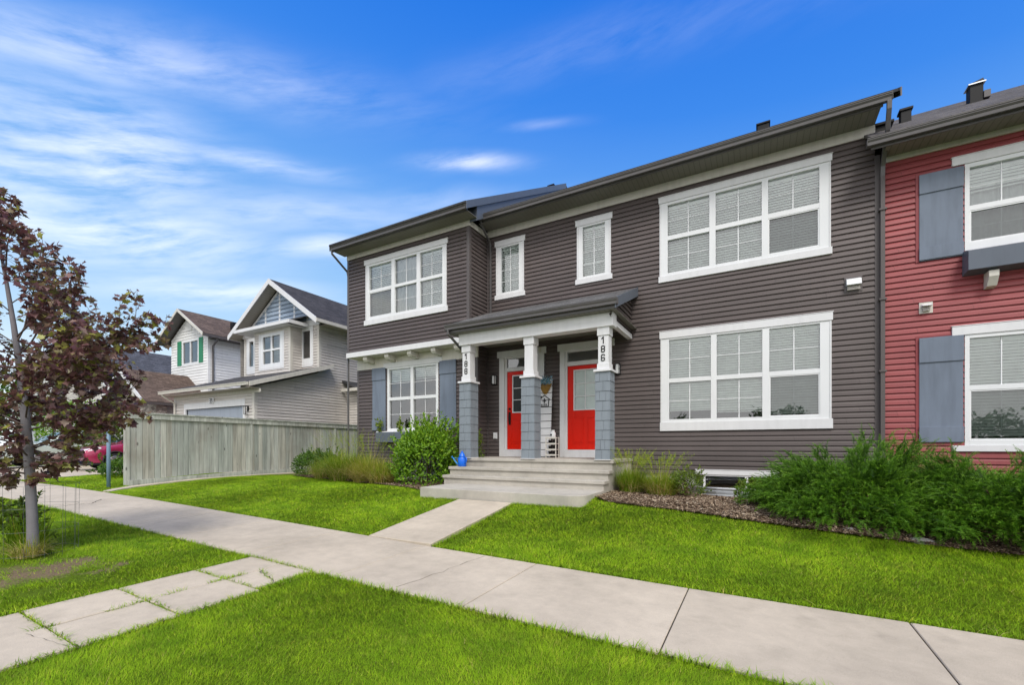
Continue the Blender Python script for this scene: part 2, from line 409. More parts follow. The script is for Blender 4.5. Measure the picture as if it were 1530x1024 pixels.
# clouds lie on a flat layer overhead: project the view direction onto it
zz = t.math('ADD', t.math('MAXIMUM', sp.outputs[2], 0.0), .30)
cb = t.n('ShaderNodeCombineXYZ'); t.link(t.math('DIVIDE', sp.outputs[0], zz), cb.inputs[0]); t.link(t.math('DIVIDE', sp.outputs[1], zz), cb.inputs[1])
layer = cb.outputs[0]
warp = t.n('ShaderNodeTexNoise'); warp.inputs['Scale'].default_value = 1.3; warp.inputs['Detail'].default_value = 3; t.link(layer, warp.inputs['Vector'])
wv = t.n('ShaderNodeVectorMath', operation='MULTIPLY_ADD'); t.link(warp.outputs['Color'], wv.inputs[0]); wv.inputs[1].default_value = (.5, .5, .5); wv.inputs[2].default_value = (-.25, -.25, -.25)
wa = t.n('ShaderNodeVectorMath', operation='ADD'); t.link(layer, wa.inputs[0]); t.link(wv.outputs[0], wa.inputs[1])
soft = t.noise(wa.outputs[0], 2.2, 3, .5)
# wisps of cirrus: each has a bearing (deg, from +Y towards +X), a height (deg), a length, a thickness, a tilt and a strength
dn = t.n('ShaderNodeVectorMath', operation='MULTIPLY_ADD'); t.link(warp.outputs['Color'], dn.inputs[0]); dn.inputs[1].default_value = (.16, .16, .10); dn.inputs[2].default_value = (-.08, -.08, -.05)
dw = t.n('ShaderNodeVectorMath', operation='ADD'); t.link(dirv, dw.inputs[0]); t.link(dn.outputs[0], dw.inputs[1])
acc = None
# fibrous texture: long in bearing, thin in height, sheared a little downwards to the right
def sheared(v, k, sx, sz_):
    q = t.n('ShaderNodeSeparateXYZ'); t.link(v, q.inputs[0])
    lift = t.math('SUBTRACT', q.outputs[2], t.math('MULTIPLY', t.math('ADD', t.math('MULTIPLY', q.outputs[0], .42), t.math('MULTIPLY', q.outputs[1], .91)), k))
    o = t.n('ShaderNodeCombineXYZ'); t.link(t.math('MULTIPLY', q.outputs[0], sx), o.inputs[0]); t.link(t.math('MULTIPLY', q.outputs[1], sx), o.inputs[1]); t.link(t.math('MULTIPLY', lift, sz_), o.inputs[2]); return o.outputs[0]
fib = t.noise(sheared(dw.outputs[0], .22, 1.6, 7.0), 2.6, 8, .62)
fib2 = t.noise(sheared(dw.outputs[0], .26, 3.0, 22.0), 3.1, 6, .6)
def dot(v):
    nd = t.n('ShaderNodeVectorMath', operation='DOT_PRODUCT'); t.link(dw.outputs[0], nd.inputs[0]); nd.inputs[1].default_value = v; return nd.outputs['Value']
for (az, el, ln, tk, tilt, st) in WISPS:
    az, el, tl = R_(az), R_(el), R_(tilt)
    c = Vector((math.sin(az)*math.cos(el), math.cos(az)*math.cos(el), math.sin(el)))
    r = Vector((math.cos(az), -math.sin(az), 0)); u = r.cross(c)
    a_ = r*math.cos(tl)+u*math.sin(tl); b_ = u*math.cos(tl)-r*math.sin(tl)
    q = t.math('ADD', t.math('POWER', t.math('MULTIPLY', dot(a_), 1/ln), 2.0), t.math('POWER', t.math('MULTIPLY', dot(b_), 1/tk), 2.0))
    front = t.math('GREATER_THAN', dot(c), 0.0)
    g = t.math('MULTIPLY', t.math('MULTIPLY', t.math('EXPONENT', t.math('MULTIPLY', q, -1.0)), st), front)
    acc = g if acc is None else t.math('MAXIMUM', acc, g)
tex = t.ramp(t.math('ADD', t.math('MULTIPLY', fib, .68), t.math('MULTIPLY', fib2, .32)), [(.36, .05), (.52, .62), (.68, 1.0)])
cirrus = t.math('MINIMUM', t.math('MULTIPLY', acc, tex), .9)
back = t.ramp(t.math('ADD', t.math('ADD', t.math('MULTIPLY', sp.outputs[1], -1.0), t.math('MULTIPLY', sp.outputs[0], .55)), t.math('MULTIPLY', t.math('SUBTRACT', soft, .5), .8)), [(.10, 0.0), (.42, .94)])  # unseen white cloud cover behind and to the right, added for soft neutral light
over = t.ramp(t.math('ADD', sp.outputs[2], t.math('MULTIPLY', t.math('SUBTRACT', soft, .5), .25)), [(.84, 0.0), (.95, .85)])  # cloud cover above the view, added as neutral light from overhead
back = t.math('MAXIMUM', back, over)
haze = t.ramp(sp.outputs[2], [(0, .5), (.06, .28), (.2, .04), (.3, 0.0)])
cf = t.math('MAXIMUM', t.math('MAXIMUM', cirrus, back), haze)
grad = t.ramp(t.math('ADD', sp.outputs[2], t.math('MULTIPLY', sp.outputs[0], .10)), [(0, (.50,.60,.68)), (.10, (.36,.52,.66)), (.26, (.215,.40,.655)), (.42, (.105,.285,.64)), (.56, (.032,.180,.60)), (.72, (.006,.120,.55))])
gs = t.n('ShaderNodeVectorMath', operation='SCALE'); t.link(grad, gs.inputs[0]); gs.inputs['Scale'].default_value = 10.0
skyc = t.mix(.88, hs.outputs[0], gs.outputs[0])
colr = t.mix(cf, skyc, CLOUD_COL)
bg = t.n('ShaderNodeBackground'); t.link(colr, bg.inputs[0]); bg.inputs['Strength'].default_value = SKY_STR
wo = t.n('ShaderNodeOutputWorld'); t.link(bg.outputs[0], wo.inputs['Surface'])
S.view_settings.view_transform = 'Standard'; S.view_settings.look = 'None'; S.view_settings.gamma = 1; S.view_settings.exposure = EXPOSURE
S.render.engine = 'CYCLES'

# ------------------------------------------------------------------ ground
EX = [-300,-60,-30,-16.7,-14.4,-11.8,-5.3,-3.8,-.6,1.1,4,12,300]
EZ = [-1.2,-1.08,-1.09,-1.115,-1.145,-1.18,-1.325,-1.365,-1.42,-1.437,-1.47,-1.55,-1.8]
HX = [-300,-30,-16,-12,-6,-2.5,0,2,4,12,300]
HZ = [-1.0,-.98,-1.0,-.98,-.97,-.93,-.97,-1.02,-1.06,-1.15,-1.3]
YE, YS = 4.66, 3.17               # the two edges of the pavement
def zg(x, y):
    """height of the lawn / pavement surface"""
    e = float(np.interp(x, EX, EZ))
    if y <= YE: return e - .02*(YE-max(y, -2.2))
    u = min((y-YE)/2.9, 1.0); h = float(np.interp(x, HX, HZ))
    return e + (h-e)*u**1.12
ZG = np.vectorize(zg)

def ground():
    xs = np.concatenate([[-300,-120,-60,-45], np.arange(-36, 8.1, .5), [12,20,40,120,300]])
    ys = np.concatenate([[-2.2,-1.5], np.arange(-1, 12.1, .25), [13,15,18,24,40,90,300]])
    X, Y = np.meshgrid(xs, ys); Z = ZG(X, Y)
    V = np.stack([X, Y, Z], -1).reshape(-1, 3); nx, ny = len(xs), len(ys)
    i = np.arange(nx*ny).reshape(ny, nx)
    Fq = np.stack([i[:-1,:-1], i[:-1,1:], i[1:,1:], i[1:,:-1]], -1).reshape(-1, 4)
    np_mesh('ground', V, Fq, M['soil'], kind='structure', smooth=True)
ground()

def strip(mb, x0, x1, y0, y1, lift, thick, nx=1, ny=1, shrink=0.0, zf=zg):
    """a slab whose top follows the ground, lifted; the sides are real"""
    x0 += shrink; x1 -= shrink; y0 += shrink; y1 -= shrink
    T = lambda x, y: zf(x, y)+lift
    c = [(x0,y0),(x1,y0),(x1,y1),(x0,y1)]
    b = .006
    ci = [(x0+b,y0+b),(x1-b,y0+b),(x1-b,y1-b),(x0+b,y1-b)]
    top = [(x, y, T(x, y)) for x, y in ci]; mid = [(x, y, T(x, y)-b) for x, y in c]; bot = [(x, y, T(x, y)-thick) for x, y in c]
    i = len(mb.v); mb.v += top+mid+bot
    mb.f.append((i, i+1, i+2, i+3)); mb.m.append(0)
    for a in (0, 4):
        for k in range(4): 
            n = (k+1) % 4
            mb.f.append((i+a+4+k, i+a+4+n, i+a+n, i+a+k)); mb.m.append(0)

# pavement: cast panels with open joints
mb = MB(); JX = [-.60-1.65*k for k in range(-4, 0)][::-1]
joints = [-.60+1.66*k for k in range(8, -1, -1)]
x = -.60
while x > -40: 
    x -= 1.66; joints.append(x)
joints = sorted(joints)
for a, b in zip(joints[:-1], joints[1:]): strip(mb, a, b, YS, YE, .022, .14, shrink=.005)
mb.build('pavement', M['walk'], kind='structure')
mb = MB()
for a, b in zip(joints[:-1], joints[1:]): strip(mb, a, b, YS+.02, YE-.02, .010, .1)
mb.build('pavement_bed', M['joint'], kind='structure')

# front walk up to the steps
def zwalk(x, y): 
    u = (y-YE)/(6.92-YE); return (-1.335-.004*0)+(-1.032+1.335)*u + .006
mb = MB(); strip(mb, -4.99, -3.83, YE+.006, 6.9, .02, .22, zf=zwalk)
mb.build('front_walk', M['walk'], kind='structure')

# two-wide path of concrete pavers across the verge, grass growing in its joints
mb = MB(); rows = [3.175,2.55,1.88,1.24,.60,-.05,-.7,-1.4]
rg = random.Random(3)
for r in range(len(rows)-1):
    for (a, b) in ((-5.36,-4.772),(-4.768,-4.18)):
        tilt = rg.uniform(-.004,.006)
        if r == 0 and a > -5:
            strip(mb, a+.004, b-.10, rows[r+1]+.006, rows[r]-.008, .016+tilt, .09)
        else: strip(mb, a+.003, b-.003, rows[r+1]+.006, rows[r]-.006, .018+tilt, .09)
mb.build('paver_path', M['walk'], kind='structure')
# hairline cracks in the old pavers and one in the pavement
mb = MB(); rc = random.Random(14)
def crack(x0, y0, x1, y1, lift, w=.004):
    n = 9; p = []
    for k in range(n+1):
        u = k/n; p.append((x0+(x1-x0)*u+(rc.gauss(0, .012) if 0 < k < n else 0), y0+(y1-y0)*u+(rc.gauss(0, .012) if 0 < k < n else 0)))
    for (a, b) in zip(p[:-1], p[1:]):
        q = w*rc.uniform(.5, 1.2); mb.poly([(a[0]-q, a[1]-q*.4, zg(*a)+lift), (a[0]+q, a[1]+q*.4, zg(*a)+lift), (b[0]+q, b[1]+q*.4, zg(*b)+lift), (b[0]-q, b[1]-q*.4, zg(*b)+lift)])
crack(-4.77, 2.9, -4.20, 2.72, .029); crack(-5.3, 1.05, -4.8, .98, .029); crack(-4.72, 1.12, -4.2, 1.20, .029); crack(-4.95, .55, -4.9, 0, .029); crack(-5.34, .8, -4.79, .86, .029, .003)
crack(-11.9, 3.75, -12.5, 4.1, .0245, .012); crack(-11.9, 3.75, -12.2, 3.3, .0245, .012); crack(-2.95, 4.62, -3.1, 3.25, .0245, .0025); crack(-8.8, 4.6, -8.5, 3.2, .0245, .003)
mb.build('pavement_crack', M['joint'], kind='structure')

# road and kerb behind the camera
mb = MB(); mb.box(-300, 300, -2.36, -2.2, -2.0, -1.62); mb.build('kerb', M['concrete'], kind='structure')
mb = MB(); mb.box(-300, 300, -300, -2.36, -2.2, -1.76); mb.build('road', M['asphalt'], kind='structure')

# narrow concrete edging that curves from the pavement and runs along the fence
mb = MB(); pts = [(-14.05,4.70),(-14.35,5.0),(-14.62,5.5),(-14.74,6.2),(-14.78,7.2),(-14.78,9),(-14.78,13.4)]
for (a, b) in zip(pts[:-1], pts[1:]):
    w = .17
    p = [(a[0]-w, a[1]), (a[0]+w, a[1]), (b[0]+w, b[1]), (b[0]-w, b[1])]
    mb.hexa([(x, y, zg(x, y)-.05) for x, y in p], [(x, y, zg(x, y)+.035) for x, y in p])
mb.build('edging_strip', M['walk'], kind='structure')

# driveways of the houses on the left
mb = MB()
for (a, b, c, e) in ((-20.7,-16.45,9.05,9.74),(-22.4,-20.75,YE,9.74),(-25.0,-22.45,YE,12.4),(-31.4,-25.05,YE,10.2),(-41,-34.5,YE,10)):
    n = 4
    for k in range(n): strip(mb, a, b, c+(e-c)*k/n, c+(e-c)*(k+1)/n, .02, .12, shrink=.006)
mb.build('driveway', M['walk'], kind='structure')

# mulched beds along the house
def bed(name, pts):
    mb = MB(); pts = [Vector((x, y, 0)) for x, y in pts]
    mb2 = [(p.x, p.y, zg(p.x, p.y)+.016) for p in pts]
    return mb2
def bed_mesh(edge, back):
    """edge: list of (x, y) of the lawn edge; bed fills to y = back"""
    V = []; Fq = []; n = 8
    for i, (x, y) in enumerate(edge):
        for k in range(n+1):
            yy = y+(back-y)*k/n; V.append((x, yy, zg(x, yy)+.014+.02*math.sin(min(k, 2)/2*math.pi/2)))
    for i in range(len(edge)-1):
        for k in range(n):
            a = i*(n+1)+k; Fq.append((a, a+n+1, a+n+2, a+1))
    return V, Fq
EDGE_R = [(-2.53,7.62),(-2.2,7.42),(-1.6,7.32),(-.9,7.25),(-.2,7.08),(.5,6.95),(1.2,6.85),(2.0,6.74),(3.0,6.7),(4.5,6.65),(8,6.6)]
EDGE_L = [(-13.3,9.3),(-12.4,9.0),(-11.2,8.75),(-10,8.5),(-9,8.25),(-8,8.05),(-7,7.8),(-6.3,7.45),(-5.98,7.3)]
VR, FR = bed_mesh(EDGE_R, 10.25); VL, FL = bed_mesh(EDGE_L, 9.95)
FLs = [tuple(i+len(VR) for i in q) for q in FL]
np_mesh('mulch_bed', VR+VL, FR+FLs, M['mulch'], kind='structure', smooth=True)
# ------------------------------------------------------------------ building helpers
EXPO = .1035
def siding(mb, axis, a0, a1, z0, z1, plane, holes=(), e=EXPO, zb=-.62, depth=.026, m=0, clip=None):
    """lap siding as real strips. axis 'y': faces -Y, runs along X; '+x' / '-x': faces +X / -X, runs along Y.
    clip(z) -> (a_lo, a_hi) narrows a strip (gables)"""
    prof = [(0.0, .0), (.088, .0), (.092, depth), (.66, depth*.70), (.97, .0005)]
    def P(a, off, z):
        return (a, plane-off, z) if axis == 'y' else ((plane+off, a, z) if axis == '+x' else (plane-off, a, z))
    def off_at(u):
        for (ua, oa), (ub, ob) in zip(prof[:-1], prof[1:]):
            if ua <= u <= ub: return oa+(ob-oa)*(u-ua)/(ub-ua)
        return prof[-1][1]
    cuts = sorted(set([a0, a1]+[min(max(h[k], a0), a1) for h in holes for k in (0, 1)]))
    for xa, xb in zip(cuts[:-1], cuts[1:]):
        if xb-xa < 1e-4: continue
        mid = (xa+xb)/2; blk = [(h[2], h[3]) for h in holes if h[0] < mid < h[1]]
        k0 = math.floor((z0-zb)/e+1e-6); k1 = math.ceil((z1-zb)/e-1e-6)
        for k in range(k0, k1):
            lo, hi = zb+k*e, zb+(k+1)*e
            segs = [(max(lo, z0), min(hi, z1))]
            for (ba, bb) in blk:
                ns = []
                for (sa, sb) in segs:
                    if bb <= sa or ba >= sb: ns.append((sa, sb)); continue
                    if ba > sa: ns.append((sa, ba))
                    if bb < sb: ns.append((bb, sb))
                segs = ns
            for (sa, sb) in segs:
                if sb-sa < .002: continue
                us = sorted(set([(sa-lo)/e, (sb-lo)/e]+[u for u, _ in prof if (sa-lo)/e < u < (sb-lo)/e]))
                L, H = xa, xb
                rows = []
                for u in us:
                    z = lo+u*e; o = off_at(min(u, .97))
                    l, h = L, H
                    if clip: 
                        cl, ch = clip(z); l, h = max(l, cl), min(h, ch)
                        if h < l: l = h = (l+h)/2
                    rows.append((l, h, o, z))
                if all(r[1]-r[0] < 1e-4 for r in rows): continue
                i = len(mb.v)
                if us[0] < .01: 
                    l, h, o, z = rows[0]; mb.v += [P(l, 0, z), P(h, 0, z)]
                    base = True
                else: base = False
                for (l, h, o, z) in rows: mb.v += [P(l, o, z), P(h, o, z)]
                n = len(rows)+(1 if base else 0)
                for q in range(n-1):
                    mb.f.append((i+2*q, i+2*q+1, i+2*q+3, i+2*q+2)); mb.m.append(m)

def window(root, x0, x1, z0, z1, Y, units, gz, rail=None, header=None, sill=None, casing=(), grid=(2, 2, 2), blind=None,
           dark=(), name='window', inset=True, room=True, frame_mat='vinyl', trim='white', clothlike=False, rev=.02, sep=True):
    """window in a wall facing -Y; units = glass openings (xa, xb); gz = (bottom, top) of the glass"""
    mb = MB(); ya, yb = Y-.028, Y+.06
    g0, g1 = gz
    edges = [x0]+[q for u in units for q in u]+[x1]
    for k in range(0, len(edges), 2):
        if edges[k+1]-edges[k] > .002: mb.box(edges[k], edges[k+1], ya, yb, z0, z1)
    for (a, b) in units:
        if z1-g1 > .002: mb.box(a, b, ya, yb, g1, z1)
        if g0-z0 > .002: mb.box(a, b, ya, yb, z0, g0)
        if rail: mb.box(a, b, ya+.004, yb, rail[0], rail[1])
    # glazing bars between the panes and a thin dark bead round each light
    nx, nt, nb = grid
    for (a, b) in units:
        spans = [(g0, rail[0], nb), (rail[1], g1, nt)] if rail else [(g0, g1, nt)]
        for (c, d, nz) in spans:
            for k in range(1, nx):
                x = a+(b-a)*k/nx; mb.box(x-.009, x+.009, Y+.014, Y+.022, c, d)
            for k in range(1, nz):
                z = c+(d-c)*k/nz; mb.box(a, b, Y+.0165, Y+.0195, z-.006, z+.006)
    for di in dark:                                     # sliding sash with insect screen
        a, b = units[di]; c, d = (g0, rail[0]) if rail else (g0, g1); q = .022
        mb.box(a, a+q, Y-.018, Y+.01, c, d); mb.box(b-q, b, Y-.018, Y+.01, c, d)
        mb.box(a+q, b-q, Y-.018, Y+.01, c, c+q); mb.box(a+q, b-q, Y-.018, Y+.01, d-q, d)
    w = mb.build(name, M[frame_mat], root, bevel=.003)
    g = MB()
    for i, (a, b) in enumerate(units):
        if rail and i in dark:
            g.poly([(a, Y+.024, rail[1]), (b, Y+.024, rail[1]), (b, Y+.024, g1), (a, Y+.024, g1)], 0)
            g.poly([(a, Y+.006, g0), (b, Y+.006, g0), (b, Y+.006, rail[0]), (a, Y+.006, rail[0])], 1)
        else: g.poly([(a, Y+.024, g0), (b, Y+.024, g0), (b, Y+.024, g1), (a, Y+.024, g1)], 1 if i in dark else 0)
    g.build('pane', [M['glass'], M['glassdark']], w)
    if header: mb = MB(); mb.box(header[0], header[1], Y-.045, Y+.004, header[2], header[3]); mb.box(header[0]-.012, header[1]+.012, Y-.052, Y+.004, header[3]+.001, header[3]+.014); mb.build('header', M[trim], w, bevel=.004)
    if sill: mb = MB(); mb.box(sill[0], sill[1], Y-.05, Y+.004, sill[2], sill[3]); mb.build('sill', M[trim], w, bevel=.004)
    for (a, b, c, d) in casing: mb = MB(); mb.box(a, b, Y-.036, Y+.004, c, d); mb.build('casing', M[trim], w, bevel=.004)
    if blind:
        rg = random.Random(int(abs(x0)*1000+z0*77))
        for i, (a, b) in enumerate(units):
            mb = MB()
            low = blind[i] if isinstance(blind, (list, tuple)) else blind
            if low is None: continue
            z = g1-.05; mb.box(a-.02, b+.02, Y+.075, Y+.12, g1-.045, g1+.01)
            while z > low:
                s = rg.uniform(-.004, .004); ti = .0245+s*.4
                mb.poly([(a-.015, Y+.086, z-ti), (b+.015, Y+.086, z-ti+s*.3), (b+.015, Y+.110, z+ti), (a-.015, Y+.110, z+ti)])
                z -= .052
            mb.box(a-.015, b+.015, Y+.085, Y+.115, low-.035, low-.012)
            for q in (.22, .78):
                xq = a+(b-a)*q; mb.box(xq-.0015, xq+.0015, Y+.071, Y+.074, low, g1-.04)
            mb.build('blind', M['blind'], w)
    if clothlike:
        mb = MB(); n = 60
        for (a, b) in units:
            for k in range(n):
                xa, xb = a-.02+(b-a+.04)*k/n, a-.02+(b-a+.04)*(k+1)/n
                f = lambda q: Y+.1+.018*math.sin(q*38)
                mb.poly([(xa, f(xa), g0-.05), (xb, f(xb), g0-.05), (xb, f(xb), g1+.05), (xa, f(xa), g1+.05)])
        mb.build('curtain', M['curtain'], w, smooth=True)
    if room:
        mb = MB(); r0, r1 = x0-.25, x1+.25; c0, c1 = z0-.35, z1+.3; y0, y1 = Y+.062, Y+2.6
        mb.poly([(r0,y1,c0),(r1,y1,c0),(r1,y1,c1),(r0,y1,c1)]); mb.poly([(r0,y0,c0),(r0,y1,c0),(r0,y1,c1),(r0,y0,c1)])
        mb.poly([(r1,y0,c0),(r1,y1,c0),(r1,y1,c1),(r1,y0,c1)]); mb.poly([(r0,y0,c0),(r1,y0,c0),(r1,y1,c0),(r0,y1,c0)]); mb.poly([(r0,y0,c1),(r1,y0,c1),(r1,y1,c1),(r0,y1,c1)])
        for (a, b, c, d) in ((r0,x0,c0,c1),(x1,r1,c0,c1),(x0,x1,c0,z0),(x0,x1,z1,c1)):
            mb.poly([(a,y0,c),(b,y0,c),(b,y0,d),(a,y0,d)])
        mb.build('room_interior', M['darkroom'], w)
    return w

def gutter(root, x0, x1, Y, z, m='gutter', name='gutter', h=.115, w=.11):
    """K-style gutter running along X, its back against the fascia at Y+w; z = top"""
    mb = MB()
    pr = [(0, 0), (0, -.012), (.010, -.018), (.010, -.034), (.030, -.066), (.034, -h), (w, -h), (w, 0), (w-.006, 0), (w-.006, -h+.006), (.040, -h+.006), (.036, -.07), (.014, -.034), (.014, -.006), (.012, 0)]
    mb.extrude([(x0, Y+a, z+b) for a, b in pr], (x1-x0, 0, 0))
    mb.box(x0-.002, x0+.003, Y+.012, Y+w, z-h-.002, z-.004); mb.box(x1-.003, x1+.002, Y+.012, Y+w, z-h-.002, z-.004)
    return mb.build(name, M[m], root)

def roof_plane_x(root, x0, x1, ye, ze, yr, pitch, m, th=.05, name='roof', drip='gutter'):
    """roof slope rising towards +Y, and the rear slope down again"""
    zr = ze+(yr-ye)*pitch; yb = 2*yr-ye
    mb = MB()
    for (a, b, za, zb) in ((ye, yr, ze, zr), (yr, yb, zr, ze)):
        mb.hexa([(x0,a,za-th),(x1,a,za-th),(x1,b,zb-th),(x0,b,zb-th)], [(x0,a,za),(x1,a,za),(x1,b,zb),(x0,b,zb)])
    r = mb.build(name, m, root)
    return r, zr

# ------------------------------------------------------------------ the brown townhouse
D = 10.193; XC = -6.415; XL = -10.84; XR = 1.84; YU = 9.332; YLo = 9.717; YB = 20.0
house = thing('townhouse', (-4.5, 14, -.97), 'dark brown sided two storey townhouse with white trimmed windows and two red front doors', 'house')
LWh = (-1.86, 1.17, .52, 2.36); UWh = (-1.88, 1.16, 3.74, 5.35)
S1h = (-6.08, -5.34, 4.02, 5.31); S2h = (-3.80, -3.05, 4.03, 5.31)
D88 = (-6.03, -4.70, -.30, 2.345); D86 = (-4.29, -2.98, -.30, 2.345)
mb = MB()
siding(mb, 'y', XC, XR, -.62, 5.62, D, [LWh, UWh, S1h, S2h, D88, D86, (-1.02, .60, -.62, -.5)])
mb.build('front_siding', M['brown'], house)
mb = MB()
siding(mb, 'y', XL, XC, 2.80, 5.66, YU, [(-10.02, -7.18, 3.68, 5.30)])
siding(mb, '+x', YU, D, 2.64, 5.66, XC-.012)
siding(mb, 'y', XL, XC, -.62, 2.64, YLo, [(-9.60, -7.70, .44, 2.30)])
siding(mb, '+x', YLo, D, -.62, 2.62, XC-.012)
siding(mb, '-x', YU, YB, -.62, 5.66, XL, clip=lambda z: (YLo if z < 2.7 else YU, YB))
siding(mb, '-x', YU, YB, 5.66, 9.4, XL, clip=lambda z: (8.83+(z-5.7)/.5833+.05, 21.4-(z-5.7)/.5833-.05))
mb.build('bump_out_siding', M['brown'], house)
# solid backing behind the siding so that nothing shines through, right gable above the neighbour
mb = MB()
mb.poly([(XR, D+.03, -.9), (XR, YB, -.9), (XR, YB, 5.7), (XR, (D+.03+YB)/2, 8.7), (XR, D+.03, 5.7)])
mb.poly([(XL+.02, YB, -.9), (XR, YB, -.9), (XR, YB, 5.7), (XL+.02, YB, 5.7)])
mb.poly([(XC-.02, 9.4, 5.6), (XC-.02, 21, 5.6), (XC-.02, 15.2, 9.2)])
mb.build('rear_wall', M['brown_trim'], house)
mb = MB()
mb.box(XC, XR, D+.012, D+.2, -1.35, -.905); mb.box(XC, -1.17, D+.012, D+.2, -.905, -.622); mb.box(.75, XR, D+.012, D+.2, -.905, -.622)
mb.box(XL+.01, XC-.03, YLo+.012, YLo+.2, -1.3, -.622); mb.box(XC-.2, XC-.03, YLo+.2, D+.012, -1.3, -.622)
mb.box(XL+.01, XL+.2, YLo+.2, YB, -1.3, -.63)
mb.build('foundation', M['foundation'], house)
# corner posts
for (x, y, a, b) in ((XC, YU, 2.64, 5.66), (XC, YLo, -.62, 2.42)):
    mb = MB(); mb.box(x-.075, x+.012, y-.026, y-.0, a, b); mb.box(x-.012, x+.012, y+.0005, y+.075, a, b); mb.build('corner_post', M['brown_trim'], house, bevel=.003)
for (y, a, b) in ((YU, 2.80, 5.66), (YLo, -.62, 2.42)):
    mb = MB(); mb.box(XL-.022, XL+.06, y-.026, y+.06, a, b); mb.build('corner_post', M['brown_trim'], house, bevel=.003)
mb = MB(); mb.box(XR-.003, XR+.075, D-.026, D+.02, -.62, 5.24); mb.build('corner_post', M['brown_trim'], house, bevel=.003)
mb = MB(); mb.box(XC+.004, XC+.05, D-.03, D+.0, -.28, 5.62); mb.build('inside_corner', M['brown_trim'], house)
# friezes, soffits, fascias
mb = MB(); mb.box(XC+.014, XR, D-.034, D+.01, 5.615, 5.80); mb.build('frieze', M['offwhite'], house, bevel=.003)
mb = MB(); mb.box(XL-.03, XC+.03, YU-.034, YU+.01, 5.60, 5.74); mb.box(XC-.004, XC+.03, YU+.0105, D-.04, 5.60, 5.74); mb.build('frieze', M['offwhite'], house, bevel=.003)
mb = MB(); mb.box(XC+.03, XR-.005, 9.70, D-.03, 5.80, 5.812); mb.build('soffit', M['soffit'], house)
mb = MB(); mb.box(XL-.12, XC+.24, 8.93, YU-.03, 5.735, 5.747); mb.build('soffit', M['soffit'], house)
PIT = 7/12
roof_main, zr1 = roof_plane_x(house, XC-.3, 2.07, 9.60, 5.985, 15.13, PIT, M['sh_x'], name='roof')
roof_bump, zr2 = roof_plane_x(house, XL-.16, XC+.26, 8.76, 5.90, 15.13, PIT, M['sh_x'], name='roof')
mb = MB(); mb.box(XC+.20, XR+.02, 9.675, 9.70, 5.80, 5.955); mb.build('fascia', M['gutter'], house)
mb = MB(); mb.box(XL-.14, XC+.235, 8.885, 8.91, 5.73, 5.885); mb.build('fascia', M['gutter'], house)
def rake(root, x, ya, za, yb, zb, h, w, mt, name='rake_board'):
    mb = MB(); mb.hexa([(x,ya,za-h),(x+w,ya,za-h),(x+w,yb,zb-h),(x,yb,zb-h)], [(x,ya,za),(x+w,ya,za),(x+w,yb,zb),(x,yb,zb)]); return mb.build(name, mt, root)
z_at = lambda y, y0, z0, p: z0+(y-y0)*p
rake(house, XC+.261, 8.80, 5.92, 15.13, z_at(15.13, 8.80, 5.92, PIT), .19, .022, M['slate'])
rake(house, XC+.01, 9.30, 6.03, 15.13, z_at(15.13, 9.30, 6.03, PIT), .36, .24, M['slate'], 'rake_soffit')
rake(house, 2.071, 9.60, 5.992, 15.13, z_at(15.13, 9.60, 5.992, PIT), .15, .02, M['gutter'])
rake(house, XL-.185, 8.80, 5.92, 15.13, z_at(15.13, 8.80, 5.92, PIT), .19, .022, M['slate'])
g1 = gutter(house, XC+.10, 1.97, 9.565, 5.945)
g2 = gutter(house, XL-.17, XC+.245, 8.775, 5.865)
def downspout(root, pts, m='gutter', w=.055):
    mb = MB(); mb.tube(pts, w*.62, 4); return mb.build('downspout', M[m], root, bevel=.006)
downspout(house, [(XC+.15, 9.63, 5.83), (XC+.15, 9.64, 5.74), (XC+.13, D-.09, 5.46), (XC+.13, D-.06, 5.30), (XC+.13, D-.06, 3.55), (XC+.16, D-.10, 3.47), (XC+.3, D-.2, 3.45)])
downspout(house, [(1.93, 9.62, 5.83), (1.93, 9.63, 5.70), (1.935, 9.76, 5.42), (1.935, 10.0, 5.12), (1.935, D-.10, 4.98), (1.935, D-.075, 4.80)], w=.075)
downspout(house, [(1.935, D-.075, 4.799), (1.935, D-.075, 1.35), (1.935, D-.075, -.6), (1.935, D-.22, -.9)], 'brown_trim', w=.075)
downspout(house, [(XL-.12, 8.83, 5.75), (XL-.12, 8.84, 5.66), (XL-.08, 9.36, 5.30), (XL-.08, 9.40, 5.15), (XL-.08, 9.40, -.9)])
for z in (4.2, 2.6, 1.32): mb = MB(); mb.box(1.882, 1.988, D-.127, D-.01, z, z+.03); mb.build('downspout_strap', M['brown_trim'], house)
# band, soffit and corbels under the overhanging storey
mb = MB(); mb.box(XL-.05, XC+.03, YU-.04, YU+.0, 2.655, 2.80); mb.build('band_board', M['white'], house, bevel=.004)
mb = MB(); mb.box(XL, XC, YU+.001, YLo+.02, 2.645, 2.66); mb.build('soffit', M['offwhite'], house)
mb = MB(); mb.box(XL-.01, XC+.02, YLo-.036, YLo+.01, 2.33, 2.645); mb.build('frieze', M['offwhite'], house, bevel=.003)
for x in (-10.18, -9.32, -8.46, -7.62, -6.86):
    mb = MB(); w = .075
    pr = [(0, 2.64), (-.32, 2.64), (-.32, 2.56), (-.27, 2.50), (-.05, 2.47), (0, 2.47)]
    mb.extrude([(x-w, YLo-.037+a, z) for a, z in pr], (2*w, 0, 0)); mb.build('corbel', M['offwhite'], house, bevel=.004)
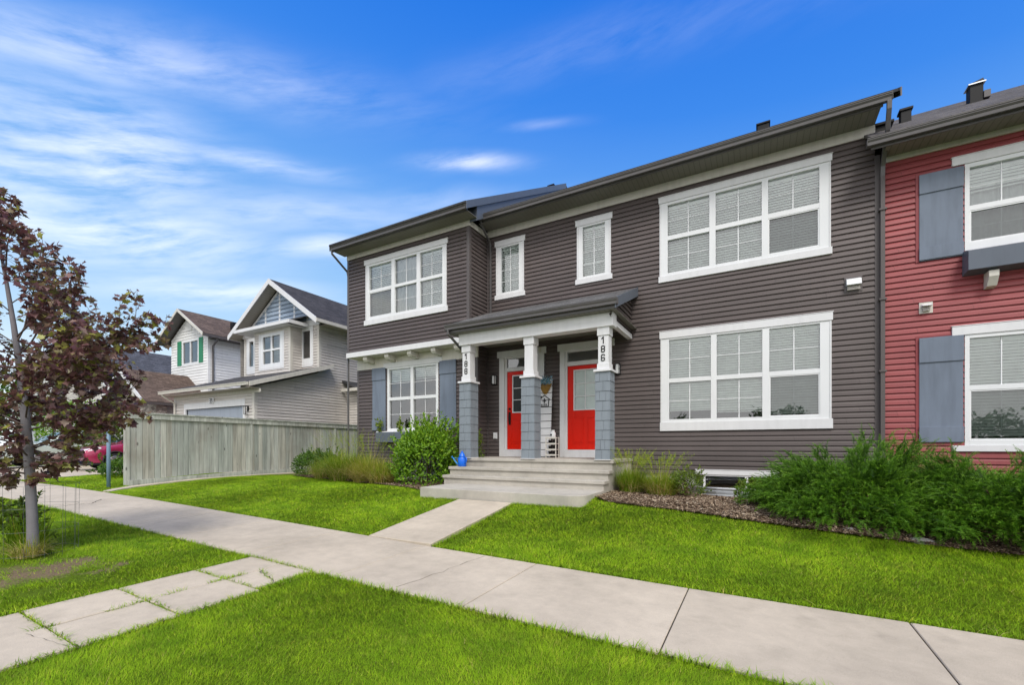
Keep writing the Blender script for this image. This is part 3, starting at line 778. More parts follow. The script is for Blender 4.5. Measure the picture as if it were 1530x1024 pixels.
# main windows
LU = [(-1.71,-.87), (-.76,.07), (.19,1.02)]
window(house, *LWh, D, LU, (.585, 2.325), (1.385, 1.475), (-1.91, 1.22, 2.362, 2.515), (-1.90, 1.22, .33, .518), [(1.171, 1.20, .52, 2.36), (-1.89, -1.861, .52, 2.36)], (2, 2, 2), [.80, .74, .62], dark=(2,))
window(house, *UWh, D, [(-1.74,-.90), (-.78,.06), (.17,1.01)], (3.80, 5.29), (4.52, 4.61), (-1.93, 1.21, 5.352, 5.48), (-1.93, 1.21, 3.605, 3.738), [(1.161, 1.19, 3.74, 5.35), (-1.91, -1.881, 3.74, 5.35)], (2, 2, 2), 3.83, dark=(2,))
for h, hx in ((S1h, -5.71), (S2h, -3.425)):
    w = .455
    window(house, *h, D, [(h[0]+.10, h[1]-.10)], (h[2]+.05, h[3]-.04), None, (hx-w, hx+w, h[3]+.002, h[3]+.135), (hx-w, hx+w, h[2]-.125, h[2]-.002), [(hx-.42, h[0]-.001, h[2], h[3]), (h[1]+.001, hx+.42, h[2], h[3])], (2, 4, 4), h[2]+.08)
window(house, -10.02, -7.18, 3.68, 5.30, YU, [(-9.94,-9.06), (-8.94,-8.14), (-8.02,-7.26)], (3.75, 5.24), (4.47, 4.55), (-10.13, -7.08, 5.302, 5.43), (-10.13, -7.08, 3.53, 3.678), [(-10.08, -10.021, 3.68, 5.30), (-7.179, -7.12, 3.68, 5.30)], (2, 2, 2), [3.78, None, 3.78], dark=(0,))
w188 = window(house, -9.60, -7.70, .44, 2.30, YLo, [(-9.52,-8.70), (-8.60,-7.78)], (.52, 2.25), (1.34, 1.43), (-9.74, -7.56, 2.302, 2.44), None, [], (2, 2, 2), [1.93, 1.95])
mb = MB(); mb.box(-9.98, -7.32, YLo-.10, YLo-.0, .405, .438); mb.build('sill', M['white'], w188, bevel=.004)
# planter box under it
mb = MB(); mb.box(-9.86, -7.44, YLo-.24, YLo-.018, .11, .404); pb = mb.build('planter_box', M['slate'], house, bevel=.006)
for x in (-9.1, -8.2):
    mb = MB(); mb.extrude([(x-.05, YLo-.02+a, z) for a, z in ((0, .105), (-.17, .105), (-.17, .04), (-.06, -.12), (0, -.12))], (.1, 0, 0)); mb.build('bracket', M['offwhite'], pb, bevel=.004)
def shutter(root, x0, x1, z0, z1, Y, cleats=None, name='shutter'):
    """board shutter with two cross boards"""
    mb = MB(); n = 1; w = (x1-x0)/n
    for k in range(n): mb.box(x0+k*w+.0015, x0+(k+1)*w-.0015, Y-.04, Y-.014, z0, z1)
    h = z1-z0
    for (a, b) in (cleats or ((z0+.012, z0+.30), (z1-.37, z1-.012))): mb.box(x0-.002, x1+.002, Y-.058, Y-.0405, a, b)
    return mb.build(name, M['greyboard'], root, bevel=.002)
shutter(house, -10.20, -9.66, .46, 2.34, YLo); shutter(house, -7.64, -7.09, .46, 2.34, YLo)
# curtain panel in the middle upper window comes as a cloth behind the pane
mb = MB(); n = 70
for k in range(n):
    xa, xb = -8.98+.88*k/n, -8.98+.88*(k+1)/n; f = lambda q: YU+.1+.016*math.sin(q*44)
    mb.poly([(xa, f(xa), 3.7), (xb, f(xb), 3.7), (xb, f(xb), 5.28), (xa, f(xa), 5.28)])
mb.build('curtain', M['curtain'], house, smooth=True)

# basement window
bw = window(house, -1.02, .60, -.90, -.60, D+.02, [(-.98,-.24), (-.18,.56)], (-.87, -.63), None, (-1.17, .75, -.60, -.505), None, [], (1, 1, 1), None, name='basement_window', room=True)

# doors ------------------------------------------------------------
def door_unit(root, x0, xd0, xd1, x1, Y, frosted, handle_x, label):
    """frame, transom and a half-glazed panel door; the door leaf stands slightly back in its frame"""
    zb, zt = -.085, 1.955
    mb = MB()
    yf, yk = Y-.035, Y+.09
    mb.box(x0, xd0-.062, yf, yk, -.275, 2.34); mb.box(xd0-.06, xd0-.004, yf+.03, yk, zb, 2.30)
    mb.box(xd1+.062, x1, yf, yk, -.275, 2.34); mb.box(xd1+.004, xd1+.06, yf+.03, yk, zb, 2.30)
    mb.box(xd0-.004, xd1+.004, yf+.03, yk, 1.965, 2.065); mb.box(xd0-.062, xd1+.062, yf+.03, yk, 2.302, 2.34)
    mb.box(xd0-.06, xd1+.06, yf-.04, yk-.01, -.275, -.13); mb.box(xd0-.06, xd1+.06, yf+.0, yk-.01, -.128, zb-.004)
    fr = mb.build('door_frame', M['white'], root, bevel=.003)
    mb = MB(); mb.box(x0-.06, x1+.06, yf-.012, Y+.004, 2.342, 2.51); mb.build('header', M['white'], fr, bevel=.004)
    mb = MB(); mb.poly([(xd0-.004, Y+.04, 2.065), (xd1+.004, Y+.04, 2.065), (xd1+.004, Y+.04, 2.302), (xd0-.004, Y+.04, 2.302)]); mb.build('transom_pane', M['glass'], fr)
    mb = MB(); mb.box(xd0-.05, xd1+.05, Y+.095, Y+1.4, 2.0, 2.4); mb.build('transom_space', M['darkroom'], fr)
    # leaf: stiles and rails round the light, two raised panels
    yl0, yl1 = Y+.02, Y+.065; g0, g1 = xd0+.185, xd1-.185; gz0, gz1 = .90, 1.83
    mb = MB()
    mb.box(xd0, g0, yl0, yl1, zb, zt); mb.box(g1, xd1, yl0, yl1, zb, zt)
    mb.box(g0, g1, yl0, yl1, gz1, zt); mb.box(g0, g1, yl0, yl1, zb, gz0)
    for (a, b) in ((xd0+.115, (xd0+xd1)/2-.045), ((xd0+xd1)/2+.045, xd1-.115)):
        c, d = .07, .70
        for q0, q1, e in ((0, .022, .009), (.034, .2, .007)):
            if q0 == 0:
                mb.box(a, b, yl0-e, yl0-.0005, c, c+q1); mb.box(a, b, yl0-e, yl0-.0005, d-q1, d)
                mb.box(a, a+q1, yl0-e, yl0-.0005, c+q1, d-q1); mb.box(b-q1, b, yl0-e, yl0-.0005, c+q1, d-q1)
            else: mb.box(a+q0, b-q0, yl0-e, yl0-.0005, c+q0, d-q0)
    leaf = mb.build('front_door', M['doorred'], root, bevel=.004)
    mb = MB(); q = .03
    mb.box(g0-q, g0, yl0-.014, yl0+.02, gz0-q, gz1+q); mb.box(g1, g1+q, yl0-.014, yl0+.02, gz0-q, gz1+q)
    mb.box(g0, g1, yl0-.014, yl0+.02, gz1, gz1+q); mb.box(g0, g1, yl0-.014, yl0+.02, gz0-q, gz0)
    xm = (g0+g1)/2; mb.box(xm-.011, xm+.011, yl0-.008, yl0+.012, gz0, gz1)
    for k in (1, 2):
        z = gz0+(gz1-gz0)*k/3; mb.box(g0, xm-.011, yl0-.007, yl0+.012, z-.011, z+.011); mb.box(xm+.011, g1, yl0-.007, yl0+.012, z-.011, z+.011)
    mb.build('glazing_frame', M['white'], leaf, bevel=.002)
    mb = MB(); mb.box(g0, g1, yl0+.014, yl0+.022, gz0, gz1)
    mb.build('pane', M['frost'] if frosted else M['leaded'], leaf)
    hx = handle_x
    mb = MB(); mb.lathe((hx, yl0, .98), [(.033, 0), (.033, .014), (.02, .02), (.018, .032)], 14, axis='y')
    mb.box(hx-.028, hx+.028, yl0-.016, yl0, .56, .90)
    mb.tube([(hx, yl0-.012, .86), (hx, yl0-.06, .84), (hx, yl0-.066, .72), (hx, yl0-.05, .62), (hx, yl0-.012, .60)], .012, 8)
    mb.build('handle', M['black'], leaf, bevel=.003)
    if label: leaf['label'] = label
door_unit(house, -6.03, -5.81, -4.93, -4.72, D, False, -5.735, 'red front door with dark leaded glass and a black handle')
door_unit(house, -4.29, -4.10, -3.19, -2.98, D, True, -3.265, 'red front door with pale frosted glass')
mb = MB(); mb.box(-4.845, -4.79, D-.075, D-.048, 2.36, 2.50); mb.build('doorbell_camera', M['offwhite'], house, bevel=.004)

# wall lamps, vents, outlet
def wall_lamp(x, z):
    mb = MB(); mb.box(x-.055, x+.055, D-.03, D-.012, z-.13, z+.13)
    mb.box(x-.055, x+.055, D-.145, D-.03, z+.115, z+.13); mb.box(x-.055, x-.043, D-.145, D-.03, z-.125, z+.115); mb.box(x+.043, x+.055, D-.145, D-.133, z-.125, z+.115)
    l = mb.build('wall_lamp', M['black'], house, bevel=.002)
    mb = MB(); mb.box(x-.036, x+.036, D-.128, D-.034, z-.10, z+.112); mb.build('lamp_glass', M['vinyl'], l, bevel=.004)
wall_lamp(-6.16, 1.76); wall_lamp(-2.83, 1.775)
def hood_vent(root, x, z, Y, base, w=.25, h=.25, name='wall_vent', hoodm='vinyl'):
    mb = MB(); mb.box(x-w/2-.025, x+w/2+.025, Y-.03, Y-.0, z-h/2-.03, z+h/2+.03); v = mb.build(name, base, root, bevel=.003)
    mb = MB()
    pr = [(-.03, h/2), (-.10, h/2-.03), (-.13, -h/2+.09), (-.13, -h/2+.08), (-.03, -h/2+.08)]
    mb.extrude([(x-w/2, Y+a, z+b) for a, b in pr], (w, 0, 0)); 
    mb.build('hood', M[hoodm], v, bevel=.004)
    mb = MB()
    for k in range(3): mb.box(x-w/2+.015, x+w/2-.015, Y-.075, Y-.032, z-h/2+.005+k*.022, z-h/2+.018+k*.022)
    mb.build('flap', M['beige'], v)
hood_vent(house, 1.525, 2.975, D, M['brown_trim'], .22, .22)
mb = MB(); mb.box(-6.21, -6.09, D-.05, D-.012, .19, .36); mb.box(-6.185, -6.115, D-.085, D-.0505, .21, .34); mb.build('outlet_cover', M['vinyl'], house, bevel=.006)
mb = MB(); mb.lathe((-9.0, YLo-.012, -.30), [(.05, 0), (.05, .10), (.03, .12)], 12, axis='y'); mb.build('hose_tap', M['vinyl'], house)
for x, y, dz in ((.09, 10.85, -.20), (-6.42, 14.5, .10)):
    z = 5.985+(y-9.60)*PIT+dz
    mb = MB(); mb.box(x-.11, x+.11, y-.11, y+.11, z-.1, z+.28); mb.box(x-.13, x+.13, y-.13, y+.13, z+.281, z+.32); mb.build('roof_vent', M['black'], house, bevel=.01)

# porch ------------------------------------------------------------
PIP = 5/12; PY, PZ = 8.40, 2.855; PX0, PX1 = -6.44, -2.40
porch = MB()
zw = PZ+(D-.02-PY)*PIP
porch.hexa([(PX0,PY,PZ-.04),(PX1,PY,PZ-.04),(PX1,D-.02,zw-.04),(PX0,D-.02,zw-.04)], [(PX0,PY,PZ),(PX1,PY,PZ),(PX1,D-.02,zw),(PX0,D-.02,zw)])
pr = porch.build('porch_roof', M['sh_p'], house)
gutter(pr, PX0-.01, PX1+.05, PY-.075, PZ-.012)
mb = MB(); mb.box(PX0, PX1+.02, PY+.037, PY+.06, PZ-.19, PZ-.045); mb.build('fascia', M['gutter'], pr)
rake(pr, PX1+.001, PY-.02, PZ-.0, D-.02, zw+.01, .20, .022, M['slate'])
mb = MB(); mb.box(PX0+.02, PX1-.01, PY+.06, D-.016, 2.655, 2.667); mb.build('porch_ceiling', M['soffit'], pr)
mb = MB(); mb.box(-6.22, -2.50, 8.60, 8.86, 2.385, 2.654); mb.build('porch_beam', M['white'], pr, bevel=.006)
mb = MB(); mb.box(-2.62, -2.515, 8.862, D-.016, 2.44, 2.545); mb.build('side_beam', M['white'], pr, bevel=.006)
mb = MB(); siding(mb, '+x', 8.5, D-.02, 2.548, 3.5, -2.55, clip=lambda z: (PY+(z-PZ+.06)/PIP+.1, D-.016)); mb.build('gable_siding', M['brown'], pr)
downspout(pr, [(PX0+.07, PY-.02, PZ-.12), (PX0+.07, PY-.015, PZ-.22), (PX0+.13, 8.75, PZ-.46), (PX0+.2, 8.93, PZ-.62), (PX0+.2, 8.95, PZ-.8), (PX0+.2, 8.95, -.3)])

SEG = {'1': None, '6': 'afgcde', '8': 'abcdefg'}
def digit(mb, ch, x, z, Y, h=.137, w=.082, t=.0175):
    """house number cut as flat strokes standing 6 mm off the post"""
    def bar(ax, az, bx, bz):
        mb.box(min(ax, bx)-t/2, max(ax, bx)+t/2, Y-.010, Y-.001, min(az, bz)-t/2, max(az, bz)+t/2)
    l, r, b, m_, u = x-w/2+t/2, x+w/2-t/2, z+t/2, z+h/2, z+h-t/2
    if ch == '1':
        mb.box(x, x+t, Y-.010, Y-.001, z, z+h)
        mb.extrude([(x, Y-.001, z+h), (x, Y-.001, z+h-.03), (x-.032, Y-.001, z+h-.05), (x-.032, Y-.001, z+h-.03)], (0, -.009, 0)); return
    c = .013                                            # clipped corners
    def ring(z0, z1, left=True, right=True):
        mb.box(l-t/2+c, r+t/2-c, Y-.010, Y-.001, z1-t/2, z1+t/2); mb.box(l-t/2+c, r+t/2-c, Y-.010, Y-.001, z0-t/2, z0+t/2)
        if left: mb.box(l-t/2, l+t/2, Y-.0102, Y-.001, z0-t/2+c, z1+t/2-c)
        if right: mb.box(r-t/2, r+t/2, Y-.0102, Y-.001, z0-t/2+c, z1+t/2-c)
    if ch == '8': ring(b, m_); ring(m_+.0002, u)
    if ch == '6':
        ring(b, m_); mb.box(l-t/2+c, r+t/2-c, Y-.0101, Y-.001, u-t/2, u+t/2); mb.box(l-t/2, l+t/2, Y-.0103, Y-.001, m_, u+t/2-c); mb.box(r-t/2, r+t/2, Y-.0103, Y-.001, u-.026, u+t/2-c)

def column(x0, x1, nums, label=None):
    y0, y1 = 8.60, 8.60+(x1-x0); z0, z1 = -.265, 1.49; rg = random.Random(int(x0*100))
    mb = MB(); mb.box(x0+.02, x1-.02, y0+.02, y1-.02, z0, z1)
    n = 9; hh = (z1-z0)/n
    for k in range(n):
        a, b = z0+k*hh, z0+(k+1)*hh-.007
        for face in range(4):
            cuts = [0, rg.uniform(.25, .4), rg.uniform(.62, .8), 1] if rg.random() < .3 else [0, rg.uniform(.35, .65), 1]
            for u, v in zip(cuts[:-1], cuts[1:]):
                q = .005; L = x1-x0; to, bo = .011, .018
                u0, u1 = u*L+q/2, v*L-q/2
                if face == 0: P = lambda s, o, z: (x0+s, y0+.02-o, z)
                if face == 1: P = lambda s, o, z: (x1-.02+o, y0+s, z)
                if face == 2: P = lambda s, o, z: (x1-s, y1-.02+o, z)
                if face == 3: P = lambda s, o, z: (x0+.02-o, y1-s, z)
                bo2 = bo+rg.uniform(-.003, .003)
                mb.hexa([P(u0, bo2, a), P(u1, bo2, a), P(u1, 0, a), P(u0, 0, a)], [P(u0, to, b), P(u1, to, b), P(u1, 0, b), P(u0, 0, b)])
    c = mb.build('porch_column', M['grey'], house)
    xm, ym = (x0+x1)/2, (y0+y1)/2
    mb = MB(); mb.box(x0-.025, x1+.025, y0-.025, y1+.025, z1+.001, z1+.045); mb.build('cap_stone', M['white'], c, bevel=.004)
    mb = MB(); mb.box(x0-.01, x1+.01, y0-.01, y1+.01, -.279, z0-.001); mb.build('base', M['white'], c)
    mb = MB(); 
    mb.box(xm-.125, xm+.125, ym-.125, ym+.125, z1+.046, 1.655); mb.box(xm-.107, xm+.107, ym-.107, ym+.107, 1.656, 2.22); mb.box(xm-.125, xm+.125, ym-.125, ym+.125, 2.221, 2.384)
    mb.build('post', M['white'], c, bevel=.004)
    if nums:
        mb = MB(); z = 2.055
        for ch in nums: digit(mb, ch, xm-.005, z, ym-.107); z -= .175
        mb.build('house_number', M['black'], c)
    if label: c['label'] = label
column(-6.21, -5.88, '188', 'grey shingled porch column with white post numbered 188')
column(-4.55, -4.22, '', 'grey shingled porch column with plain white post')
column(-2.87, -2.555, '186', 'grey shingled porch column with white post numbered 186')

# concrete steps
steps = thing('concrete_steps', (-4.3, 8, -1.0), 'pale concrete porch landing with two steps down to a broad slab', 'steps')
mb = MB(); mb.box(-6.36, -2.50, 8.62, D-.016, -.345, -.279); mb.build('landing', M['concrete'], steps, bevel=.008)
mb = MB(); mb.box(-6.33, -2.53, 8.655, D-.02, -1.2, -.346); mb.box(-6.31, -2.53, 8.375, 8.654, -1.2, -.542); mb.box(-6.26, -2.53, 8.085, 8.374, -1.2, -.722); mb.build('riser', M['concrete'], steps, bevel=.006)
mb = MB(); mb.box(-6.33, -2.50, 8.34, 8.653, -.541, -.475); mb.build('tread', M['concrete'], steps, bevel=.008)
mb = MB(); mb.box(-6.28, -2.50, 8.05, 8.373, -.721, -.655); mb.build('tread', M['concrete'], steps, bevel=.008)
mb = MB(); x0, x1, y0, y1 = -5.97, -2.52, 6.93, 8.084
pts = [(x0, y1), (x0, y0)]+[(x1-.32+.32*math.sin(a), y0+.32-.32*math.cos(a)) for a in np.linspace(0, math.pi/2, 9)]+[(x1, y1)]
mb.extrude([(x, y, -1.25) for x, y in pts], (0, 0, .42)); mb.build('slab', M['concrete'], steps, bevel=.01)
# ------------------------------------------------------------------ window well, sign, porch things
ww = thing('window_well', (-.2, 9.6, -1.0), 'silvery corrugated metal window well in the mulch below the basement window', 'window well')
mb = MB(); n = 26; xs0, xs1, yf, yb = -1.28, .92, 8.98, D+.01
outl = []
for k in range(n+1):
    a = math.pi*k/n; c, s = math.cos(a), math.sin(a)
    ex = lambda v, p: math.copysign(abs(v)**p, v)
    outl.append((-.18+1.10*ex(c, .55), yb-(yb-yf)*ex(s, .7)))
zs = [-1.16+.0125*k for k in range(31)]
def cz(z): return .016*math.sin((z+1.16)/.075*2*math.pi)
for (a, b) in zip(outl[:-1], outl[1:]):
    for z0, z1 in zip(zs[:-1], zs[1:]):
        q = []
        for (x, y), z in ((a, z0), (b, z0), (b, z1), (a, z1)):
            v = Vector((x+.18, y-yb, 0)); v = v.normalized() if v.length > 1e-6 else Vector((1,0,0)); q.append((x+v.x*cz(z), y+v.y*cz(z), z))
        mb.poly(q)
mb.build('corrugated_wall', M['steel'], ww, smooth=True)
mb = MB(); mb.tube([(x, y, -.785) for x, y in outl], .014, 8); mb.build('rim', M['steel'], ww, smooth=True)

sg = thing('porch_sign', (-4.63, 10.0, -.279), 'tall white plank sign with a black house emblem leaning between the red doors', 'sign')
mb = MB(); x0, x1 = -4.86, -4.47
lean = lambda z: 9.98+.13*(z+.279)/1.95
n = 11; hh = 1.95/n
for k in range(n):
    a, b = -.275+k*hh+.016, -.275+(k+1)*hh
    mb.hexa([(x0, lean(a), a), (x1, lean(a), a), (x1, lean(a)+.018, a), (x0, lean(a)+.018, a)], [(x0, lean(b), b), (x1, lean(b), b), (x1, lean(b)+.018, b), (x0, lean(b)+.018, b)])
mb.build('plank', M['white'], sg)
mb = MB(); a, b = -.279, 1.67
mb.hexa([(x0+.01, lean(a)+.02, a), (x1-.01, lean(a)+.02, a), (x1-.01, lean(a)+.028, a), (x0+.01, lean(a)+.028, a)], [(x0+.01, lean(b)+.02, b), (x1-.01, lean(b)+.02, b), (x1-.01, lean(b)+.028, b), (x0+.01, lean(b)+.028, b)])
mb.build('backing', M['black'], sg)
mb = MB()
def em(pts): mb.extrude([(x, lean(z)-.001, z) for x, z in pts], (0, -.012, 0))
cx_, t_ = -4.665, .017
em([(cx_-.125, .98), (cx_-.125+t_, .98), (cx_-.125+t_, 1.15), (cx_-.125, 1.15)]); em([(cx_+.125-t_, .98), (cx_+.125, .98), (cx_+.125, 1.15), (cx_+.125-t_, 1.15)])
em([(cx_-.125+t_, .98), (cx_+.125-t_, .98), (cx_+.125-t_, .998), (cx_-.125+t_, .998)])
em([(cx_-.15, 1.141), (cx_, 1.255), (cx_, 1.278), (cx_-.15, 1.164)]); em([(cx_, 1.255), (cx_+.15, 1.141), (cx_+.15, 1.164), (cx_, 1.278)])
em([(cx_-.11, 1.255), (cx_-.075, 1.255), (cx_-.075, 1.222), (cx_-.11, 1.195)])
# the little motif inside: two rows of letter-like strokes and a key shape
em([(cx_-.012, 1.07), (cx_+.012, 1.07), (cx_+.012, 1.19), (cx_-.012, 1.19)]); em([(cx_-.05, 1.115), (cx_+.05, 1.115), (cx_+.05, 1.135), (cx_-.05, 1.135)])
for k, wd in enumerate((.018, .012, .022, .014)): em([(cx_-.085+k*.045, 1.01), (cx_-.085+k*.045+wd, 1.01), (cx_-.085+k*.045+wd, 1.05), (cx_-.085+k*.045, 1.05)])
mb.build('house_emblem', M['black'], sg)
M['wicker'] = m_flat('golden_wicker', (.36,.21,.05), .8, .2, 0, 0, 90)
bk = thing('wicker_basket', (-4.63, 9.98, 1.3), 'golden wicker half basket of blue flowers hung on the white plank sign', 'basket')
mb = MB(); cz_ = 1.31
for k in range(9):
    f = k/8; r = .035+.125*f**.75; z = cz_+.23*f
    mb.tube([(-4.64+r*math.cos(a), lean(z)-.012-.75*r*math.sin(a), z) for a in np.linspace(0, math.pi, 13)], .0135, 6)
mb.build('basket_body', M['wicker'], bk, smooth=True)

M['bluepetal'] = m_tone('blue_petal', [(0, (.06,.17,.24)), (.5, (.13,.30,.42)), (.8, (.30,.45,.55)), (1, (.10,.17,.08))])
rk = thing('plant_rack', (-4.33, 9.85, -.279), 'small pale slatted shelf rack standing on the porch beside the white sign', 'rack')
mb = MB()
for x in (-4.47, -4.215):
    for y in (9.74, 9.93): mb.box(x-.009, x+.009, y-.009, y+.009, -.279, .22)
mb.build('post', M['offwhite'], rk)
for z in (-.22, -.09, .05, .19):
    mb = MB()
    for k in range(4): mb.box(-4.46, -4.225, 9.735+k*.052, 9.735+k*.052+.04, z, z+.012)
    mb.box(-4.478, -4.207, 9.722, 9.730, z-.012, z+.026); mb.build('shelf', M['offwhite'], rk)
cn = thing('milk_can', (-4.33, 9.84, .204), 'little white jug with a dark patch on top of the slatted porch rack', 'jug')
mb = MB(); mb.lathe((-4.33, 9.84, .204), [(.062, 0), (.066, .01), (.066, .11), (.04, .15), (.04, .175), (.047, .185)], 18); mb.build('jug_body', M['white'], cn, smooth=True)
mb = MB(); mb.box(-4.37, -4.33, 9.766, 9.774, .25, .29); mb.build('patch', M['black'], cn)
for z, nm in ((-.208, 2), (-.078, 2), (.062, 2)):
    for k in range(nm):
        x = -4.40+k*.12
        mb = MB(); mb.lathe((x, 9.83, z), [(.035, 0), (.045, .07), (.047, .08)], 14)
        tag(mb.build('plant_pot', M['black'], None, smooth=True), 'small dark pot on a shelf of the slatted porch rack', 'pot', 'dark pots on the porch rack')
can = thing('watering_can', (-6.02, 8.46, -.475), 'bright blue lidded watering can with a long spout on the porch step', 'watering can')
M['blue'] = m_flat('blue_plastic', (.008,.14,.72), .3, .5)
M['blueclear'] = m_flat('blue_spout', (.03,.24,.62), .3, .5)
c0 = (-6.02, 8.46, -.474); K = 1.0
mb = MB(); mb.lathe(c0, [(.088, 0), (.096, .008), (.098, .10), (.098, .19), (.088, .205), (.084, .214), (.086, .218)], 28); mb.build('body', M['blue'], can, smooth=True)
mb = MB(); mb.lathe(c0, [(.084, .219), (.07, .25), (.052, .285), (.043, .31), (.022, .325), (.018, .335), (.024, .35), (.012, .362)], 24); mb.build('lid', M['blue'], can, smooth=True)
P = lambda a, z: (c0[0]+a*.90, c0[1]-abs(a)*.25, c0[2]+z)
mb = MB(); mb.tube([P(-.09, .03), P(-.15, .08), P(-.21, .155), P(-.262, .215)], [.022, .018, .014, .012], 10); mb.tube([P(-.258, .212), P(-.275, .226)], [.014, .03], 10); mb.tube([P(-.09, .19), P(-.2, .197), P(-.25, .206)], .006, 6)
mb.build('spout', M['blueclear'], can, smooth=True)
mb = MB(); mb.tube([P(.092, .20), P(.13, .215), P(.165, .20), P(.178, .165), P(.165, .12), P(.13, .085), P(.092, .07)], .010, 8); mb.build('handle', M['blue'], can, smooth=True)

# ------------------------------------------------------------------ red townhouse next door
rh = thing('townhouse', (5.5, 14, -1.1), 'red sided townhouse with grey board shutters and a flower box at the right edge', 'house')
XE = 9.5; RX = 1.917
UR = (3.02, 4.80, 3.27, 4.72); LR = (3.02, 4.80, .01, 1.86)
mb = MB(); siding(mb, 'y', RX, XE, -.62, 5.07, D, [UR, LR]); siding(mb, '+x', D, 20, -.62, 5.07, XE); mb.build('front_siding', M['red'], rh)
mb = MB(); mb.poly([(RX+.01, D+.03, -1.4), (RX+.01, 20, -1.4), (RX+.01, 20, 5.2), (RX+.01, 15.1, 8.1), (RX+.01, D+.03, 5.2)]); mb.poly([(XE, 20, -.9), (RX, 20, -.9), (RX, 20, 5.2), (XE, 20, 5.2)])
mb.poly([(XE-.02, 10.2, 5.0), (XE-.02, 20, 5.0), (XE-.02, 15.1, 8.0)]); mb.build('rear_wall', M['red_trim'], rh)
mb = MB(); mb.box(RX, XE, D+.012, D+.2, -1.6, -.622); mb.build('foundation', M['foundation'], rh)
mb = MB(); mb.box(RX+.08, XE, D-.034, D+.01, 5.065, 5.20); mb.build('frieze', M['offwhite'], rh, bevel=.003)
mb = MB(); mb.box(RX+.01, XE+.3, 9.71, D-.03, 5.155, 5.167); mb.build('soffit', M['soffit'], rh)
mb = MB(); mb.box(1.70, XE+.3, 9.69, 9.71, 5.11, 5.26); mb.build('fascia', M['gutter'], rh)
roof_plane_x(rh, RX-.07, XE+.35, 9.61, 5.295, 15.1, .60, M['sh_red'], name='roof')
mb = MB(); ph = .60; mb.hexa([(1.68,9.61,5.245),(RX-.072,9.61,5.245),(RX-.072,D-.05,5.245+.35),(1.68,D-.05,5.245+.35)], [(1.68,9.61,5.295),(RX-.072,9.61,5.295),(RX-.072,D-.05,5.295+.35),(1.68,D-.05,5.295+.35)]); mb.build('roof_edge', M['sh_red'], rh)
gutter(rh, 1.635, XE+.35, 9.58, 5.268)
units = [(3.08, 3.86), (3.96, 4.74)]
wu = window(rh, *UR, D, units, (3.40, 4.65), (3.93, 4.01), (2.86, 4.96, 4.722, 4.86), None, [], (2, 2, 2), 4.3, dark=(0,))
wl = window(rh, *LR, D, units, (.10, 1.80), (.93, 1.01), (2.86, 4.96, 1.862, 2.01), (2.86, 4.96, -.09, .008), [], (2, 1, 1), [.15, .15], dark=(0,))
mb = MB()
for (a, b) in units:
    n = 40
    for k in range(n):
        xa, xb = a+(b-a)*k/n, a+(b-a)*(k+1)/n; f = lambda q: D+.16+.02*math.sin(q*40)
        mb.poly([(xa, f(xa), 3.3), (xb, f(xb), 3.3), (xb, f(xb), 4.66), (xa, f(xa), 4.66)])
mb.build('curtain', M['curtain'], wu, smooth=True)
shutter(rh, 2.44, 3.00, 3.20, 4.70, D, ((3.215, 3.43), (4.36, 4.685))); shutter(rh, 2.44, 3.00, .06, 1.87, D, ((.07, .33), (1.44, 1.855)))
for (z0, z1) in ((3.19, 4.73), (.05, 1.9)):
    mb = MB(); mb.box(2.395, 2.437, D-.03, D-.005, z0, z1); mb.box(2.437, 2.86, D-.03, D-.005, z1-.025, z1); mb.build('shutter_trim', M['red_trim'], rh)
mb = MB(); mb.extrude([(2.99, D-.015, 2.84), (2.99, D-.015, 3.26), (2.99, D-.27, 3.19), (2.99, D-.27, 2.87)], (1.85, 0, 0)); fb = mb.build('flower_box', M['slate'], rh, bevel=.006)
for x in (3.31, 4.5):
    mb = MB(); mb.extrude([(x-.06, D-.014+a, z) for a, z in ((0, 2.835), (-.20, 2.835), (-.20, 2.74), (-.12, 2.60), (0, 2.58))], (.12, 0, 0)); mb.build('bracket', M['offwhite'], fb, bevel=.004)
hood_vent(rh, 2.53, 2.39, D, M['offwhite'], .13, .13)
mb = MB(); x, y = 3.86, 12.5; z = 5.295+(y-9.61)*.6
mb.box(x-.10, x+.10, y-.10, y+.10, z-.15, z+.30); ch = mb.build('chimney', M['black'], rh, bevel=.006)
mb = MB(); mb.box(x-.13, x+.13, y-.13, y+.13, z+.301, z+.322); mb.build('chimney_cap', M['steel'], ch)
mb = MB(); mb.hexa([(x-.11, y-.11, z+.323), (x+.11, y-.11, z+.323), (x+.11, y+.11, z+.323), (x-.11, y+.11, z+.323)], [(x-.09, y-.09, z+.345), (x+.10, y-.09, z+.40), (x+.10, y+.09, z+.40), (x-.09, y+.09, z+.345)]); mb.build('cowl', M['black'], ch)
mb = MB(); mb.box(x+.102, x+.20, y-.12, y+.1, z-.02, z+.12); mb.build('flashing', M['gutter'], ch)
for x, y, h, w in ((2.66, 12.0, .24, .10), (2.05, 10.9, .07, .16)):
    z = 5.295+(y-9.61)*.6
    mb = MB(); mb.box(x-w*.85, x+w*.85, y-w*.85, y+w*.85, z-.12, z+h-.05); mb.box(x-w*1.1, x+w*1.1, y-w*1.1, y+w*1.1, z+h-.049, z+h); mb.build('roof_vent', M['black'], rh, bevel=.008)

